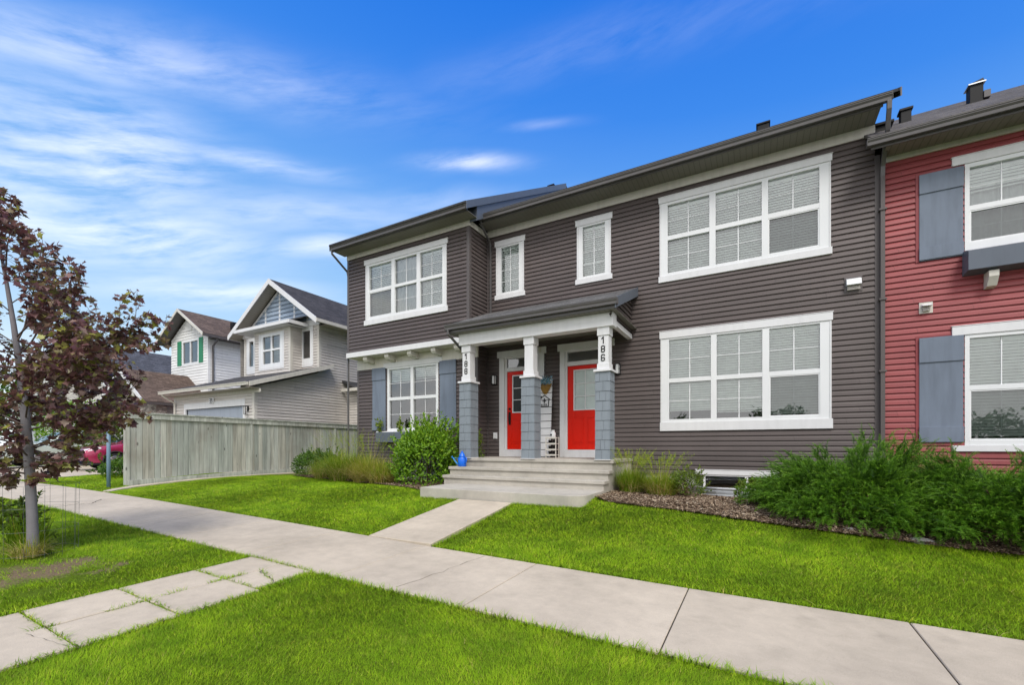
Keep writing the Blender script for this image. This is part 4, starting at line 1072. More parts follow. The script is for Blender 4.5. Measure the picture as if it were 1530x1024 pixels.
# ------------------------------------------------------------------ beige house beyond the fence
bh = thing('house', (-19, 16, -1), 'beige sided house with a blue shake gable behind the weathered fence', 'house')
XB, YG, YF = -16.4, 9.79, 12.57; XBL = -21.85
mb = MB()
siding(mb, '+x', YG, YF, -1.0, 3.4, XB, e=.12, zb=-1, clip=lambda z: (YG if z < 2.22 else YG+(z-2.22)/.33, YF))
siding(mb, '+x', YF, 24, -1.0, 5.18, XB, e=.12, zb=-1); mb.build('side_siding', M['beige'], bh)
mb = MB()
siding(mb, 'y', -22.2, XB, -1.0, 2.2, YG, [(-21.42, -16.96, -1, 1.78)], e=.12, zb=-1)
siding(mb, 'y', XBL, XB, 3.0, 5.42, YF, [(-17.63, -16.80, 3.58, 5.18), (-21.60, -20.95, 3.58, 5.18)], e=.12, zb=-1)
siding(mb, 'y', -20.05, -17.50, 3.05, 5.12, 12.0, [(-19.60, -18.02, 3.50, 5.02)], e=.12, zb=-1)
siding(mb, '+x', 12.0, YF, 3.05, 5.12, -17.51, e=.12, zb=-1); siding(mb, '-x', 12.0, YF, 3.05, 5.12, -20.04, e=.12, zb=-1)
siding(mb, '-x', YG, 24, -1.0, 5.18, -22.2, e=.12, zb=-1, clip=lambda z: ((YG if z < 2.22 else YF), 24)); mb.build('front_siding', M['beige'], bh)
mb = MB(); mb.poly([(XB-.02, 24, -1), (-22.2, 24, -1), (-22.2, 24, 5.2), (-19.05, 24, 7.3), (XB-.02, 24, 5.2)]); mb.build('rear_wall', M['beige'], bh)
for (x, y, a, b) in ((XB, YG, -1, 2.2), (XB, YF, 3.35, 5.18), (-22.2, YG, -1, 2.2), (-17.5, 12.0, 3.05, 5.1)):
    mb = MB(); mb.box(x-.10, x+.022, y-.022, y, a, b); mb.box(x-.0, x+.022, y+.0005, y+.10, a, b); mb.build('corner_post', M['offwhite'], bh)
mb = MB(); mb.box(XBL-.02, XBL+.1, YF-.022, YF, 3.2, 5.18); mb.build('corner_post', M['offwhite'], bh)
# garage roof
gp = .33; gy, gz = 9.36, 2.33
mb = MB(); z2 = gz+(YF-.02-gy)*gp; mb.hexa([(-22.5,gy,gz-.06),(-16.02,gy,gz-.06),(-16.02,YF-.02,z2-.06),(-22.5,YF-.02,z2-.06)], [(-22.5,gy,gz),(-16.02,gy,gz),(-16.02,YF-.02,z2),(-22.5,YF-.02,z2)])
z3 = gz+(13.0-gy)*gp; mb.hexa([(XB+.03,YF-.019,z2-.06),(-16.02,YF-.019,z2-.06),(-16.02,13.0,z3-.06),(XB+.03,13.0,z3-.06)], [(XB+.03,YF-.019,z2),(-16.02,YF-.019,z2),(-16.02,13.0,z3),(XB+.03,13.0,z3)])
gr = mb.build('garage_roof', M['sh_g'], bh)
rake(gr, -16.019, gy, gz+.01, 13.0, z3+.01, .17, .03, M['offwhite'])
gutter(gr, -22.5, -16.05, gy-.11, gz-.005, 'offwhite')
mb = MB(); mb.box(-22.45, -16.05, gy, YG-.02, 2.13, 2.145); mb.build('soffit', M['soffit_beige'], gr)
mb = MB(); mb.box(-22.22, -16.0, YG-.03, YG-.0, 2.0, 2.13); mb.build('frieze', M['offwhite'], gr)
mb = MB(); mb.tube([(-22.3, gy-.05, 2.2), (-22.28, gy+.05, 2.1), (-22.1, YG-.08, 1.85), (-22.1, YG-.08, -.9)], .04, 6); mb.build('downspout', M['offwhite'], gr)
mb = MB(); mb.box(-21.42, -16.96, YG-.035, YG+.02, 1.545, 1.78); mb.box(-21.42, -21.29, YG-.035, YG+.02, -1, 1.545); mb.box(-17.09, -16.96, YG-.035, YG+.02, -1, 1.545); gd = mb.build('garage_door_frame', M['white'], bh)
mb = MB()
for k in range(4): mb.box(-21.285, -17.095, YG+.05, YG+.09, -1+k*.636+.006, -1+(k+1)*.636-.006)
M['gdoor'] = m_paint('bluegrey_door', (.33,.37,.44), .5); mb.build('garage_door', M['gdoor'], bh, bevel=.006)
mb = MB(); mb.box(-19.42, -19.08, YG-.06, YG-.036, 1.70, 1.95); pl = mb.build('number_plaque', M['white'], bh, bevel=.01)
mb = MB(); 
def stroke(x0, x1, z0, z1): mb.box(x0, x1, YG-.068, YG-.061, z0, z1)
for bx, ch in ((-19.355, '3'), (-19.235, '9')):
    stroke(bx, bx+.085, 1.89, 1.91); stroke(bx, bx+.085, 1.82, 1.84); stroke(bx, bx+.085, 1.74, 1.76); stroke(bx+.068, bx+.085, 1.7605, 1.8195); stroke(bx+.068, bx+.085, 1.8405, 1.8895)
    if ch == '9': stroke(bx, bx+.017, 1.8405, 1.8895)
mb.build('numeral', M['black'], pl)
mb = MB(); mb.box(-16.78, -16.72, YG-.05, YG-.0, 1.30, 1.50); mb.box(-16.82, -16.68, YG-.19, YG-.05, 1.48, 1.51); mb.box(-16.80, -16.70, YG-.17, YG-.06, 1.18, 1.2); mb.box(-16.805, -16.79, YG-.17, YG-.155, 1.2, 1.48); mb.box(-16.71, -16.695, YG-.17, YG-.155, 1.2, 1.48); mb.build('wall_lamp', M['black'], bh)
# main roof, ridge along Y
def gable_roof_y(root, xl, xr, ze, zp, ya, yb, m, th=.07):
    xm = (xl+xr)/2; mb = MB()
    mb.hexa([(xl,ya,ze-th),(xm,ya,zp-th),(xm,yb,zp-th),(xl,yb,ze-th)], [(xl,ya,ze),(xm,ya,zp),(xm,yb,zp),(xl,yb,ze)])
    mb.hexa([(xm,ya,zp-th),(xr,ya,ze-th),(xr,yb,ze-th),(xm,yb,zp-th)], [(xm,ya,zp),(xr,ya,ze),(xr,yb,ze),(xm,yb,zp)])
    return mb.build('roof', m, root)
def gable_rakes(root, xl, xr, ze, zp, y, h, w, m, name='rake_board'):
    xm = (xl+xr)/2
    for (xa, za, xb, zb) in ((xl, ze, xm, zp), (xm, zp, xr, ze)):
        mb = MB(); mb.hexa([(xa,y,za-h),(xb,y,zb-h),(xb,y+w,zb-h),(xa,y+w,za-h)], [(xa,y,za),(xb,y,zb),(xb,y+w,zb),(xa,y+w,za)]); mb.build(name, m, root)
xl, xr, ze, zp = -22.25, -15.85, 5.30, 7.46
br_ = gable_roof_y(bh, xl, xr, ze, zp, 12.02, 24.3, M['sh_y'])
gable_rakes(br_, xl, xr, ze+.01, zp+.01, 11.99, .24, .03, M['white'])
gable_rakes(br_, xl+.1, xr-.1, ze-.14, zp-.1, 12.03, .02, YF-12.05, M['soffit_beige'], 'rake_soffit')
for sx, x in ((-1, xl), (1, xr)):
    mb = MB(); mb.box(x-.06 if sx > 0 else x-.05, x+.05 if sx > 0 else x+.06, 12.0, 24.3, ze-.17, ze-.03); mb.build('gutter', M['offwhite'], br_)
mb = MB(); mb.box(XB+.02, xr-.06, YF, 24.2, 5.13, 5.145); mb.build('soffit', M['soffit_beige'], br_)
mb = MB(); mb.box(XB+.016, XB+.04, YF, 24, 5.0, 5.13); mb.build('frieze', M['offwhite'], br_)
mb = MB(); sl_ = (zp-ze)/((xr-xl)/2)
siding(mb, 'y', xl, xr, 5.44, 7.3, YF-.01, e=.19, zb=5.44, depth=.045, clip=lambda z: (xl+.2+(z-ze+.22)/sl_, xr-.2-(z-ze+.22)/sl_)); mb.build('gable_shakes', M['blueshake'], bh)
mb = MB(); mb.box(XBL-.1, XB+.1, YF-.05, YF-.012, 5.20, 5.44)
xm = (xl+xr)/2
for dx, zt in ((0, 7.12), (-1.05, 6.45), (1.05, 6.45), (-1.95, 5.85), (1.95, 5.85)): mb.box(xm+dx-.055, xm+dx+.055, YF-.05, YF-.012, 5.441, zt)
mb.build('gable_trim', M['white'], bh)
gable_rakes(bh, xl+.62, xr-.62, 5.44, zp-.28, YF-.052, .14, .03, M['white'], 'gable_trim')
# bay with its little roof
mb = MB(); mb.hexa([(-21.0,11.66,5.24),(-17.12,11.66,5.24),(-16.98,YF-.05,5.60),(-20.6,YF-.05,5.60)], [(-21.0,11.66,5.30),(-17.12,11.66,5.30),(-16.98,YF-.05,5.66),(-20.6,YF-.05,5.66)]); by = mb.build('bay_roof', M['sh_g'], bh)
mb = MB(); mb.box(-21.02, -17.10, 11.58, 11.655, 5.15, 5.29); mb.box(-17.10, -17.02, 11.60, YF-.06, 5.15, 5.29); mb.box(-20.9, -17.2, 11.66, YF-.03, 5.13, 5.149); mb.build('fascia', M['white'], by)
mb = MB(); mb.box(-20.06, -17.49, 11.97, 12.0, 5.0, 5.13); mb.build('frieze', M['offwhite'], by)
window(bh, -19.60, -18.02, 3.50, 5.02, 12.0, [(-19.42, -18.85), (-18.77, -18.20)], (3.66, 4.86), (4.22, 4.30), None, None, [(-19.72, -19.601, 3.38, 5.02), (-18.019, -17.90, 3.38, 5.02), (-19.60, -18.02, 3.38, 3.499)], (1, 1, 1), None)
for (a, b) in ((-17.63, -16.80), (-21.60, -20.95)):
    window(bh, a, b, 3.58, 5.18, YF, [(a+.16, b-.16)], (3.82, 5.02), None, None, None, [(a-.05, a-.001, 3.5, 5.18), (b+.001, b+.05, 3.5, 5.18), (a, b, 3.45, 3.579)], (1, 1, 1), None)
# side projection with its own little roof
mb = MB(); siding(mb, 'y', XB, -15.75, -1, 2.5, 14.1, e=.12, zb=-1); siding(mb, '+x', 14.1, 17.5, -1, 2.5, -15.76, e=.12, zb=-1); sp_ = mb.build('side_projection', M['beige'], bh)
mb = MB(); mb.hexa([(XB+.02,13.75,2.86),(-15.4,13.75,2.50),(-15.4,17.8,2.50),(XB+.02,17.8,2.86)], [(XB+.02,13.75,2.95),(-15.4,13.75,2.59),(-15.4,17.8,2.59),(XB+.02,17.8,2.95)]); mb.build('projection_roof', M['sh_g'], sp_)
mb = MB(); mb.box(XB+.02, -15.36, 13.70, 13.748, 2.44, 2.58); mb.box(-15.398, -15.33, 13.75, 17.8, 2.44, 2.58); mb.build('fascia', M['offwhite'], sp_)

# ------------------------------------------------------------------ white house with its stone garage
wh = thing('house', (-27.3, 16, -1), 'white sided house with green shutters, brown roof and stone garage front', 'house')
XW, YW, XWL = -25.5, 12.75, -29.35
mb = MB(); siding(mb, 'y', XWL, XW, -1, 7.3, YW, [(-28.15, -26.40, 4.48, 5.84)], e=.15, zb=-1, clip=lambda z: (XWL if z < 6.0 else XWL+(z-6.0)/.62, XW if z < 6.0 else XW-(z-6.0)/.62))
siding(mb, '+x', YW, 24, -1, 6.1, XW, e=.15, zb=-1); siding(mb, '-x', YW, 24, -1, 6.1, XWL, e=.15, zb=-1); mb.poly([(XW, 24, -1), (XWL, 24, -1), (XWL, 24, 6), (XW, 24, 6)]); mb.build('siding', M['cream'], wh)
mb = MB(); mb.box(XW-.1, XW+.025, YW-.022, YW, 2, 6.0); mb.box(XW, XW+.025, YW+.0005, YW+.1, 2, 6.0); mb.build('corner_post', M['cream'], wh)
xl, xr, ze, zp = -30.0, -24.92, 5.86, 7.44
wr = gable_roof_y(wh, xl, xr, ze, zp, 12.2, 24.3, M['sh_by'])
gable_rakes(wr, xl, xr, ze+.01, zp+.01, 12.17, .16, .03, M['offwhite'])
gable_rakes(wr, xl+.1, xr-.1, ze-.1, zp-.09, 12.21, .02, YW-12.23, M['gutter'], 'rake_soffit')
mb = MB(); mb.box(xr-.05, xr+.06, 12.2, 24.3, ze-.17, ze-.04); mb.box(XW+.02, xr-.05, YW, 24.2, ze-.16, ze-.14); mb.build('gutter', M['brown_trim'], wr)
mb = MB(); mb.tube([(xr, 12.9, ze-.1), (xr-.05, 12.95, ze-.25), (XW+.06, 12.97, ze-.5), (XW+.06, 12.97, 2)], .05, 6); mb.build('downspout', M['gutter'], wr)
mb = MB(); mb.box(-26.1, -25.8, 14.2, 14.5, 6.6, 6.98); mb.build('roof_vent', M['black'], wr)
window(wh, -28.15, -26.40, 4.48, 5.84, YW, [(-28.05, -27.31), (-27.24, -26.50)], (4.58, 5.74), None, None, None, [], (1, 1, 1), None)
M['green'] = m_paint('green_paint', (.02,.22,.10), .5)
for (a, b) in ((-28.62, -28.2), (-26.35, -25.95)): mb = MB(); mb.box(a, b, YW-.045, YW-.018, 4.5, 5.86); mb.build('shutter', M['green'], wh)
mb = MB(); mb.box(-27.75, -27.1, YW-.04, YW-.01, 6.35, 6.85); mb.build('gable_vent', M['cream'], wh)
# garage wing
xl, xr, ze, zp = -30.1, -24.95, 2.12, 3.86
mb = MB(); mb.poly([(xl+.4, 10.25, -1), (xl+.6, 10.25, -1), (xl+.6, 10.25, 2.0), (xl+.4, 10.25, 2.0)])
mb.poly([(xr-1.0, 10.25, -1), (xr-.45, 10.25, -1), (xr-.45, 10.25, 1.3), (xr-1.0, 10.25, 1.3)]); mb.poly([(xl+.4, 10.25, -1), (xl+.9, 10.25, -1), (xl+.9, 10.25, 1.3), (xl+.4, 10.25, 1.3)])
mb.poly([(xl+.4, 10.25, 1.3), (xr-.45, 10.25, 1.3), (xr-.45, 10.25, 2.3), ((xl+xr)/2, 10.25, 3.72), (xl+.4, 10.25, 2.3)]); mb.box(xr-.46, xr-.1, 10.25, 10.7, -1, 2.0); mb.build('stone_front', M['stone'], wh)
mb = MB(); siding(mb, '+x', 10.7, YW, -1, 2.2, xr-.4, e=.15, zb=-1); mb.build('garage_siding', M['beige'], wh)
mb = MB(); siding(mb, '-x', 10.25, YW, -1, 2.2, xl+.4, e=.15, zb=-1); mb.build('garage_siding', M['beige'], wh)
gw = gable_roof_y(wh, xl, xr, ze, zp, 9.72, YW-.02, M['sh_by'])
gable_rakes(gw, xl, xr, ze+.01, zp+.01, 9.69, .22, .03, M['white'])
gable_rakes(gw, xl+.1, xr-.1, ze-.1, zp-.09, 9.73, .02, .5, M['gutter'], 'rake_soffit')
mb = MB(); mb.box(xr-.03, xr+.07, 9.75, YW-.02, ze-.16, ze-.04); mb.build('gutter', M['brown_trim'], gw)
mb = MB(); mb.box(-27.8, -27.2, 10.19, 10.24, 2.45, 3.05); mb.build('gable_vent', M['offwhite'], wh)
mb = MB(); mb.box(xl+.9, xr-1.0, 10.2, 10.3, 1.12, 1.3)
for k in range(4): mb.box(xl+.92, xr-1.02, 10.32, 10.36, -1+k*.53, -1+(k+1)*.53-.01)
mb.build('garage_door', M['white'], wh)

# ------------------------------------------------------------------ dark roofed house farthest left
dh = thing('house', (-39, 17, -1), 'far grey house with a dark slate coloured roof beyond the white house', 'house')
mb = MB(); siding(mb, '+x', 12, 24, -1, 3.6, -34, e=.15, zb=-1); siding(mb, 'y', -44, -34, -1, 6.6, 12, [(-41, -36.5, .2, 1.9)], e=.15, zb=-1, clip=lambda z: (-44 if z < 3.4 else -44+(z-3.4)/.68, -34 if z < 3.4 else -34-(z-3.4)/.68)); mb.build('siding', M['beige'], dh)
window(dh, -41, -36.5, .2, 1.9, 12, [(-40.9, -38.9), (-38.7, -36.6)], (.3, 1.8), None, None, None, [], (1, 1, 1), None)
M['sh_d'] = m_shingle('slate_shingle_y', (.10,.105,.125), 'y', .68)
gable_rakes(gable_roof_y(dh, -44.6, -33.4, 3.0, 6.85, 11.5, 24.5, M['sh_d']), -44.6, -33.4, 3.0, 6.86, 11.47, .2, .03, M['white'])

eh = thing('house', (-56, 20, -1), 'pale house at the far end of the row, mostly behind the trees', 'house')
mb = MB(); siding(mb, '+x', 14, 26, -1, 4.8, -50, e=.2, zb=-1); siding(mb, 'y', -62, -50, -1, 8.0, 14, [(-59, -54, 0, 1.6)], e=.2, zb=-1, clip=lambda z: (-62 if z < 4.6 else -62+(z-4.6)/.62, -50 if z < 4.6 else -50-(z-4.6)/.62)); mb.build('siding', M['cream'], eh)
window(eh, -59, -54, 0, 1.6, 14, [(-58.9, -56.6), (-56.4, -54.1)], (.1, 1.5), None, None, None, [], (1, 1, 1), None)
gable_rakes(gable_roof_y(eh, -62.6, -49.4, 4.3, 8.5, 13.5, 26.5, M['sh_by']), -62.6, -49.4, 4.3, 8.51, 13.47, .2, .03, M['white'])

# ------------------------------------------------------------------ fence, post, planter, stone
FX, FY0, FY1 = -15.2, 5.5, 13.75
fe = thing('fence', (FX, 9.5, -1), 'tall weathered grey green board fence with a cap rail beside the lawn', 'fence')
rg = random.Random(5); mb = MB(); y = FY0+.10
ztop = lambda y: .90-.004*(y-FY0)
while y < FY1-.1:
    w = .135+rg.uniform(-.004, .004); o = rg.uniform(0, .006); s = rg.uniform(-.002, .002)
    z0 = float(zg(FX, y))+.14; z1 = ztop(y)
    mb.hexa([(FX-.02, y, z0), (FX+o, y, z0), (FX+o+s, y+w, z0), (FX-.02, y+w, z0)], [(FX-.02, y, z1), (FX+o, y, z1), (FX+o+s, y+w, z1), (FX-.02, y+w, z1)])
    y += w+rg.uniform(.006, .013)
mb.build('board_panel', M['fence'], fe)
for a, b in ((FY0, FY0+3.45), (FY0+3.46, FY0+6.9), (FY0+6.91, FY1)):
    za, zb = ztop(a), ztop(b)
    mb = MB(); mb.hexa([(FX+.012, a+.02, za-.13), (FX+.048, a+.02, za-.13), (FX+.048, b, zb-.13), (FX+.012, b, zb-.13)], [(FX+.012, a+.02, za+.012), (FX+.048, a+.02, za+.012), (FX+.048, b, zb+.012), (FX+.012, b, zb+.012)])
    mb.hexa([(FX-.06, a, za+.013), (FX+.07, a, za+.013), (FX+.07, b, zb+.013), (FX-.06, b, zb+.013)], [(FX-.06, a, za+.05), (FX+.07, a, za+.05), (FX+.07, b, zb+.05), (FX-.06, b, zb+.05)]); mb.build('cap_rail', M['fence'], fe)
    ga, gb = zg(FX, a), zg(FX, b)
    mb = MB(); mb.hexa([(FX+.010, a+.02, ga+.0), (FX+.048, a+.02, ga+.0), (FX+.048, b, gb+.0), (FX+.010, b, gb+.0)], [(FX+.010, a+.02, ga+.15), (FX+.048, a+.02, ga+.15), (FX+.048, b, gb+.15), (FX+.010, b, gb+.15)]); mb.build('base_board', M['fence'], fe)
for k, y in enumerate((FY0+.045, FY0+3.45, FY0+6.9)):
    zb = zg(FX, y); o = .03 if k == 0 else .0
    mb = MB(); mb.box(FX-.115, FX-.022 if k else FX+.03, y-.045, y+.045, zb-.3, ztop(y)+(.01 if k else .0)); mb.build('post', M['fence'], fe)
    if k: mb = MB(); mb.box(FX+.0105, FX+.03, y-.045, y+.045, zb+.155, ztop(y)-.135); mb.build('post_cover', M['fence'], fe)
M['bluepost'] = m_paint('blue_grey_steel', (.17,.27,.37), .45)
bp_ = thing('steel_post', (-15.25, 5.16, -1.1), 'slim pale blue steel post standing in the grass at the end of the fence', 'post')
mb = MB(); zb = zg(-15.25, 5.16); mb.tube([(-15.25, 5.16, zb-.2), (-15.25, 5.16, .90)], .043, 14); mb.build('pole', M['bluepost'], bp_, smooth=True)
mb = MB(); mb.lathe((-15.25, 5.16, .901), [(.047, 0), (.047, .03), (.026, .045)], 14); mb.build('pole_cap', M['bluepost'], bp_, smooth=True)
M['timber'] = m_wood('brown_timber', [(0, (.13,.075,.05)), (1, (.21,.125,.085))])
pb = thing('timber_planter', (-20.3, 8.0, -1.03), 'brown timber planter box between the hedge and the red car', 'planter')
for k in range(4):
    mb = MB(); z = -1.06+k*.24; x0, x1, y0, y1 = -20.9, -18.2, 7.75, 8.9
    mb.box(x0, x1, y0, y0+.08, z, z+.235); mb.box(x0, x1, y1-.08, y1, z, z+.235); mb.box(x0, x0+.08, y0+.081, y1-.081, z, z+.235); mb.box(x1-.08, x1, y0+.081, y1-.081, z, z+.235); mb.build('timber_course', M['timber'], pb)
mb = MB(); mb.box(-20.95, -18.15, 7.70, 7.86, -.099, -.06); mb.box(-20.95, -18.15, 8.79, 8.95, -.099, -.06); mb.box(-20.95, -20.79, 7.861, 8.789, -.099, -.06); mb.box(-18.31, -18.15, 7.861, 8.789, -.099, -.06); mb.build('cap_board', M['offwhite'], pb)
mb = MB(); mb.box(-20.81, -18.29, 7.84, 8.81, -1.0, -.18); mb.build('planter_soil', M['mulch'], pb)
def stone(x, y, r, s, lab):
    mb = MB(); rg = random.Random(s); n, m_ = 12, 6; z = zg(x, y)
    idx = []
    for j in range(m_+1):
        ph_ = math.pi*j/m_-math.pi/2
        for i in range(n):
            a = 2*math.pi*i/n; q = 1+rg.uniform(-.14, .14)
            mb.v.append((x+r*1.5*q*math.cos(a)*math.cos(ph_), y+r*q*math.sin(a)*math.cos(ph_), z+.02+r*.5*q*math.sin(ph_)))
    for j in range(m_):
        for i in range(n): a, b = j*n+i, j*n+(i+1) % n; mb.f.append((a, b, b+n, a+n)); mb.m.append(0)
    tag(mb.build('stone', M['foundation'], None, smooth=True), lab, 'stone')
M['stonepale'] = m_flat('pale_stone', (.5,.5,.5), .8, .3, 0, 0, 30)
stone(1.66, 6.83, .085, 2, 'flat grey stone lying at the lawn edge in front of the juniper')
stone(1.02, 7.02, .06, 5, 'small dark stone half under the juniper at the mulch edge')

# ------------------------------------------------------------------ cars
M['tyre'] = m_flat('tyre_rubber', (.02,.02,.022), .8); M['rim'] = m_flat('alloy_rim', (.5,.5,.52), .3, .5, .9); M['carglass'] = m_flat('car_glass', (.015,.02,.035), .04, .8); M['lampglass'] = m_flat('headlamp_glass', (.75,.72,.72), .08, .8)
M['trimdark'] = m_flat('dark_plastic', (.03,.03,.033), .6); M['chrome'] = m_flat('chrome_trim', (.7,.7,.72), .15, .5, 1.0)
def car(name, label, xr, yf, L, Wd, H, zground, paint, cat='car'):
    """xr: side nearest the street corner (+X side); front faces -Y at yf"""
    root = thing(name, (xr-Wd/2, yf+L/2, zground), label, cat); k = H/1.66; xc = xr-Wd/2; hw = Wd/2
    prof = [(0,.70),(.06,.80),(.25,.90),(.6,.98),(1.0,1.04),(1.25,1.08)]           # bonnet
    def top(s):
        pts = prof+[(1.30,1.10),(2.02,1.56),(2.4,1.63),(3.0,1.66),(3.6,1.62),(3.95,1.56),(L-.22,1.10),(L-.06,1.02),(L,.80)]
        return float(np.interp(s, [p[0] for p in pts], [p[1]*k for p in pts]))
    wc = (.93, L-.95); wr_ = .36
    def bot(s):
        b = .30 if .15 < s < L-.15 else .38
        for c in wc:
            if abs(s-c) < wr_+.06: b = max(b, .345+math.sqrt(max((wr_+.06)**2-(s-c)**2, 0))-.02)
        return b*k
    ss = sorted(set([0,.06,.15,.25,.4,.5]+[c+q for c in wc for q in np.linspace(-.42, .42, 15)]+list(np.linspace(1.25, 3.95, 16))+[L-.3,L-.22,L-.12,L-.06,L]))
    mb = MB(); rings = []
    belt = lambda s: min(top(s)-.03*k, (.98+.03*s/L*3)*k if s > 1.2 else 9)
    for s in ss:
        tp = top(s); be = belt(s); bo = min(bot(s), be-.05)
        nar = 1-.16*max(0, (.45-s)/.45)**2-.08*max(0, (s-L+.4)/.4)**2
        cab = max(0.0, min(1.0, (tp-be)/(.55*k)))
        wt_ = hw*nar*(.93-.17*cab); W_ = hw*nar
        half = [(W_*.96, bo), (W_, bo+(be-bo)*.35), (W_*.995, bo+(be-bo)*.75), (W_*.95, be), (wt_, be+(tp-be)*.86), (wt_*.72, tp-.005), (0, tp+.015*k)]
        row = [(xc+w, yf+s, zground+z) for w, z in half]+[(xc-w, yf+s, zground+z) for w, z in half[-2::-1]]
        rings.append(len(mb.v)); mb.v += row
    n = 13
    for a, b in zip(rings[:-1], rings[1:]):
        for q in range(n-1): mb.f.append((a+q, a+q+1, b+q+1, b+q)); mb.m.append(0)
    mb.f.append(tuple(rings[0]+q for q in range(n))); mb.m.append(0); mb.f.append(tuple(rings[-1]+q for q in range(n-1, -1, -1))); mb.m.append(0)
    body = mb.build('body', paint, root, smooth=True)
    mb = MB(); mb.box(xc-hw*.9, xc+hw*.9, yf+.2, yf+L-.2, zground+.22*k, zground+.42*k); mb.build('underbody', M['trimdark'], root)
    def side(s, u, sg_, o=.006):
        tp, be = top(s), belt(s); cab = max(0, min(1, (tp-be)/(.55*k))); wt_ = hw*(.93-.17*cab)
        w = hw*.95+(wt_-hw*.95)*u/.86; return (xc+sg_*(w+o), yf+s, zground+be+(tp-be)*u)
    for sg_ in (1, -1):
        for (a, b, a2) in ((1.50, 2.45, 1.92), (2.53, 3.35, 2.53), (3.43, L-.45, 3.43)):
            mb = MB(); m_ = 6
            for q in range(m_):
                f0, f1 = q/m_, (q+1)/m_
                e = b if b < 3.6 else L-.75
                p = [side(a+(b-a)*f0, .10, sg_), side(a+(b-a)*f1, .10, sg_), side(a2+(e-a2)*f1, .80, sg_), side(a2+(e-a2)*f0, .80, sg_)]
                mb.poly(p)
            mb.build('side_window', M['carglass'], root)
        mb = MB(); mb.tube([side(1.42+(L-1.9)*q/8, .045, sg_, .01) for q in range(9)], .012, 6); mb.build('window_trim', M['chrome'], root)
        mb = MB(); mb.box(xc+sg_*hw*.97, xc+sg_*(hw+.17), yf+1.55, yf+1.68, zground+1.02*k, zground+1.17*k); mb.build('mirror', paint, root, bevel=.03)
        mb = MB(); mb.extrude([(xc+sg_*hw*.55, yf+.02, zground+.74*k), (xc+sg_*hw*.90, yf+.12, zground+.76*k), (xc+sg_*hw*.985, yf+.50, zground+.88*k), (xc+sg_*hw*.95, yf+.45, zground+.93*k), (xc+sg_*hw*.62, yf+.06, zground+.84*k)], (sg_*.012, -.012, .01)); mb.build('headlight', M['lampglass'], root)
        for c in wc:
            x = xc+sg_*(hw-.11)
            mb = MB(); mb.lathe((x-.11, yf+c, zground+.345*k), [(.24, 0), (.345*k, .02), (.345*k, .20), (.24, .22)], 26, axis='x'); wl_ = mb.build('wheel', M['tyre'], root, smooth=True)
            mb = MB(); xo = x+sg_*.112
            mb.lathe((xo-.006, yf+c, zground+.345*k), [(.215, 0), (.225, .006), (.215, .012)], 24, axis='x')
            mb.lathe((xo-.004 if sg_ > 0 else xo-.026, yf+c, zground+.345*k), [(.05, 0), (.05, .03)], 14, axis='x')
            for q in range(5):
                a = q*2*math.pi/5; mb.tube([(xo+sg_*.012, yf+c+.04*math.cos(a), zground+.345*k+.04*math.sin(a)), (xo+sg_*.012, yf+c+.21*math.cos(a), zground+.345*k+.21*math.sin(a))], [.03, .022], 5)
            mb.build('rim', M['rim'], wl_)
            mb = MB(); mb.tube([(xc+sg_*(hw+.004), yf+c+(wr_+.055)*math.cos(a), zground+.335*k+(wr_+.055)*math.sin(a)) for a in np.linspace(-.1, math.pi+.1, 15)], .022, 6); mb.build('wheel_arch_trim', M['trimdark'], root)
    mb = MB(); w1, w2 = hw*.80, hw*.66
    mb.poly([(xc-w1, yf+1.34, zground+1.135*k), (xc+w1, yf+1.34, zground+1.135*k), (xc+w2, yf+1.98, zground+1.555*k), (xc-w2, yf+1.98, zground+1.555*k)]); mb.build('windscreen', M['carglass'], root)
    mb = MB(); mb.box(xc-hw*.5, xc+hw*.5, yf-.02, yf+.04, zground+.50*k, zground+.68*k); mb.build('grille', M['trimdark'], root)
    return root
def paint(name, c): 
    m, nt, out = mat(name); t = NT(nt); t.bsdf(out, c, .35, None, .5, .25, .8); return m
M['crimson'] = paint('crimson_paint', (.33,.012,.07)); M['palepaint'] = paint('pale_silver_paint', (.55,.62,.58)); M['greypaint'] = paint('white_paint_car', (.7,.72,.74))
car('parked_car', 'crimson red hatchback with black wheel arches on the driveway past the fence', -22.9, 7.05, 4.35, 1.78, 1.62, zg(-23.5, 8)+.03, M['crimson'])
car('parked_car', 'pale silver green sport utility vehicle behind the purple leaved tree', -28.6, 6.1, 4.6, 1.85, 1.72, zg(-29, 8)+.03, M['palepaint'])
# ------------------------------------------------------------------ vegetation
def unit(a): return a/np.maximum(np.linalg.norm(a, axis=-1, keepdims=True), 1e-9)

def blades(P, H, Wd, lean, ben, tone, two=True, r=RNG):
    """grass blades: P (n,3) roots, H heights, lean (n,2) tip offset, ben = how much of the lean comes late"""
    n = len(P); az = np.arctan2(lean[:,1], lean[:,0])+math.pi/2+r.normal(0, .5, n)
    s = np.stack([np.cos(az), np.sin(az), np.zeros(n)], -1)*(Wd/2)[:,None]
    L = np.concatenate([lean, np.zeros((n, 1))], -1)
    mid = P+L*ben+np.stack([0*H, 0*H, H*.58], -1); tip = P+L+np.stack([0*H, 0*H, H], -1)
    if two:
        V = np.stack([P-s, P+s, mid-s*.8, mid+s*.8, tip], 1).reshape(-1, 3); b = (np.arange(n)*5)[:,None]
        F = np.concatenate([b+[[0,1,3]], b+[[0,3,2]], b+[[2,3,4]]], 1).reshape(-1, 3); return V, F, np.repeat(tone, 5)
    V = np.stack([P-s, P+s, tip], 1).reshape(-1, 3); b = (np.arange(n)*3)[:,None]
    return V, (b+[[0,1,2]]), np.repeat(tone, 3)

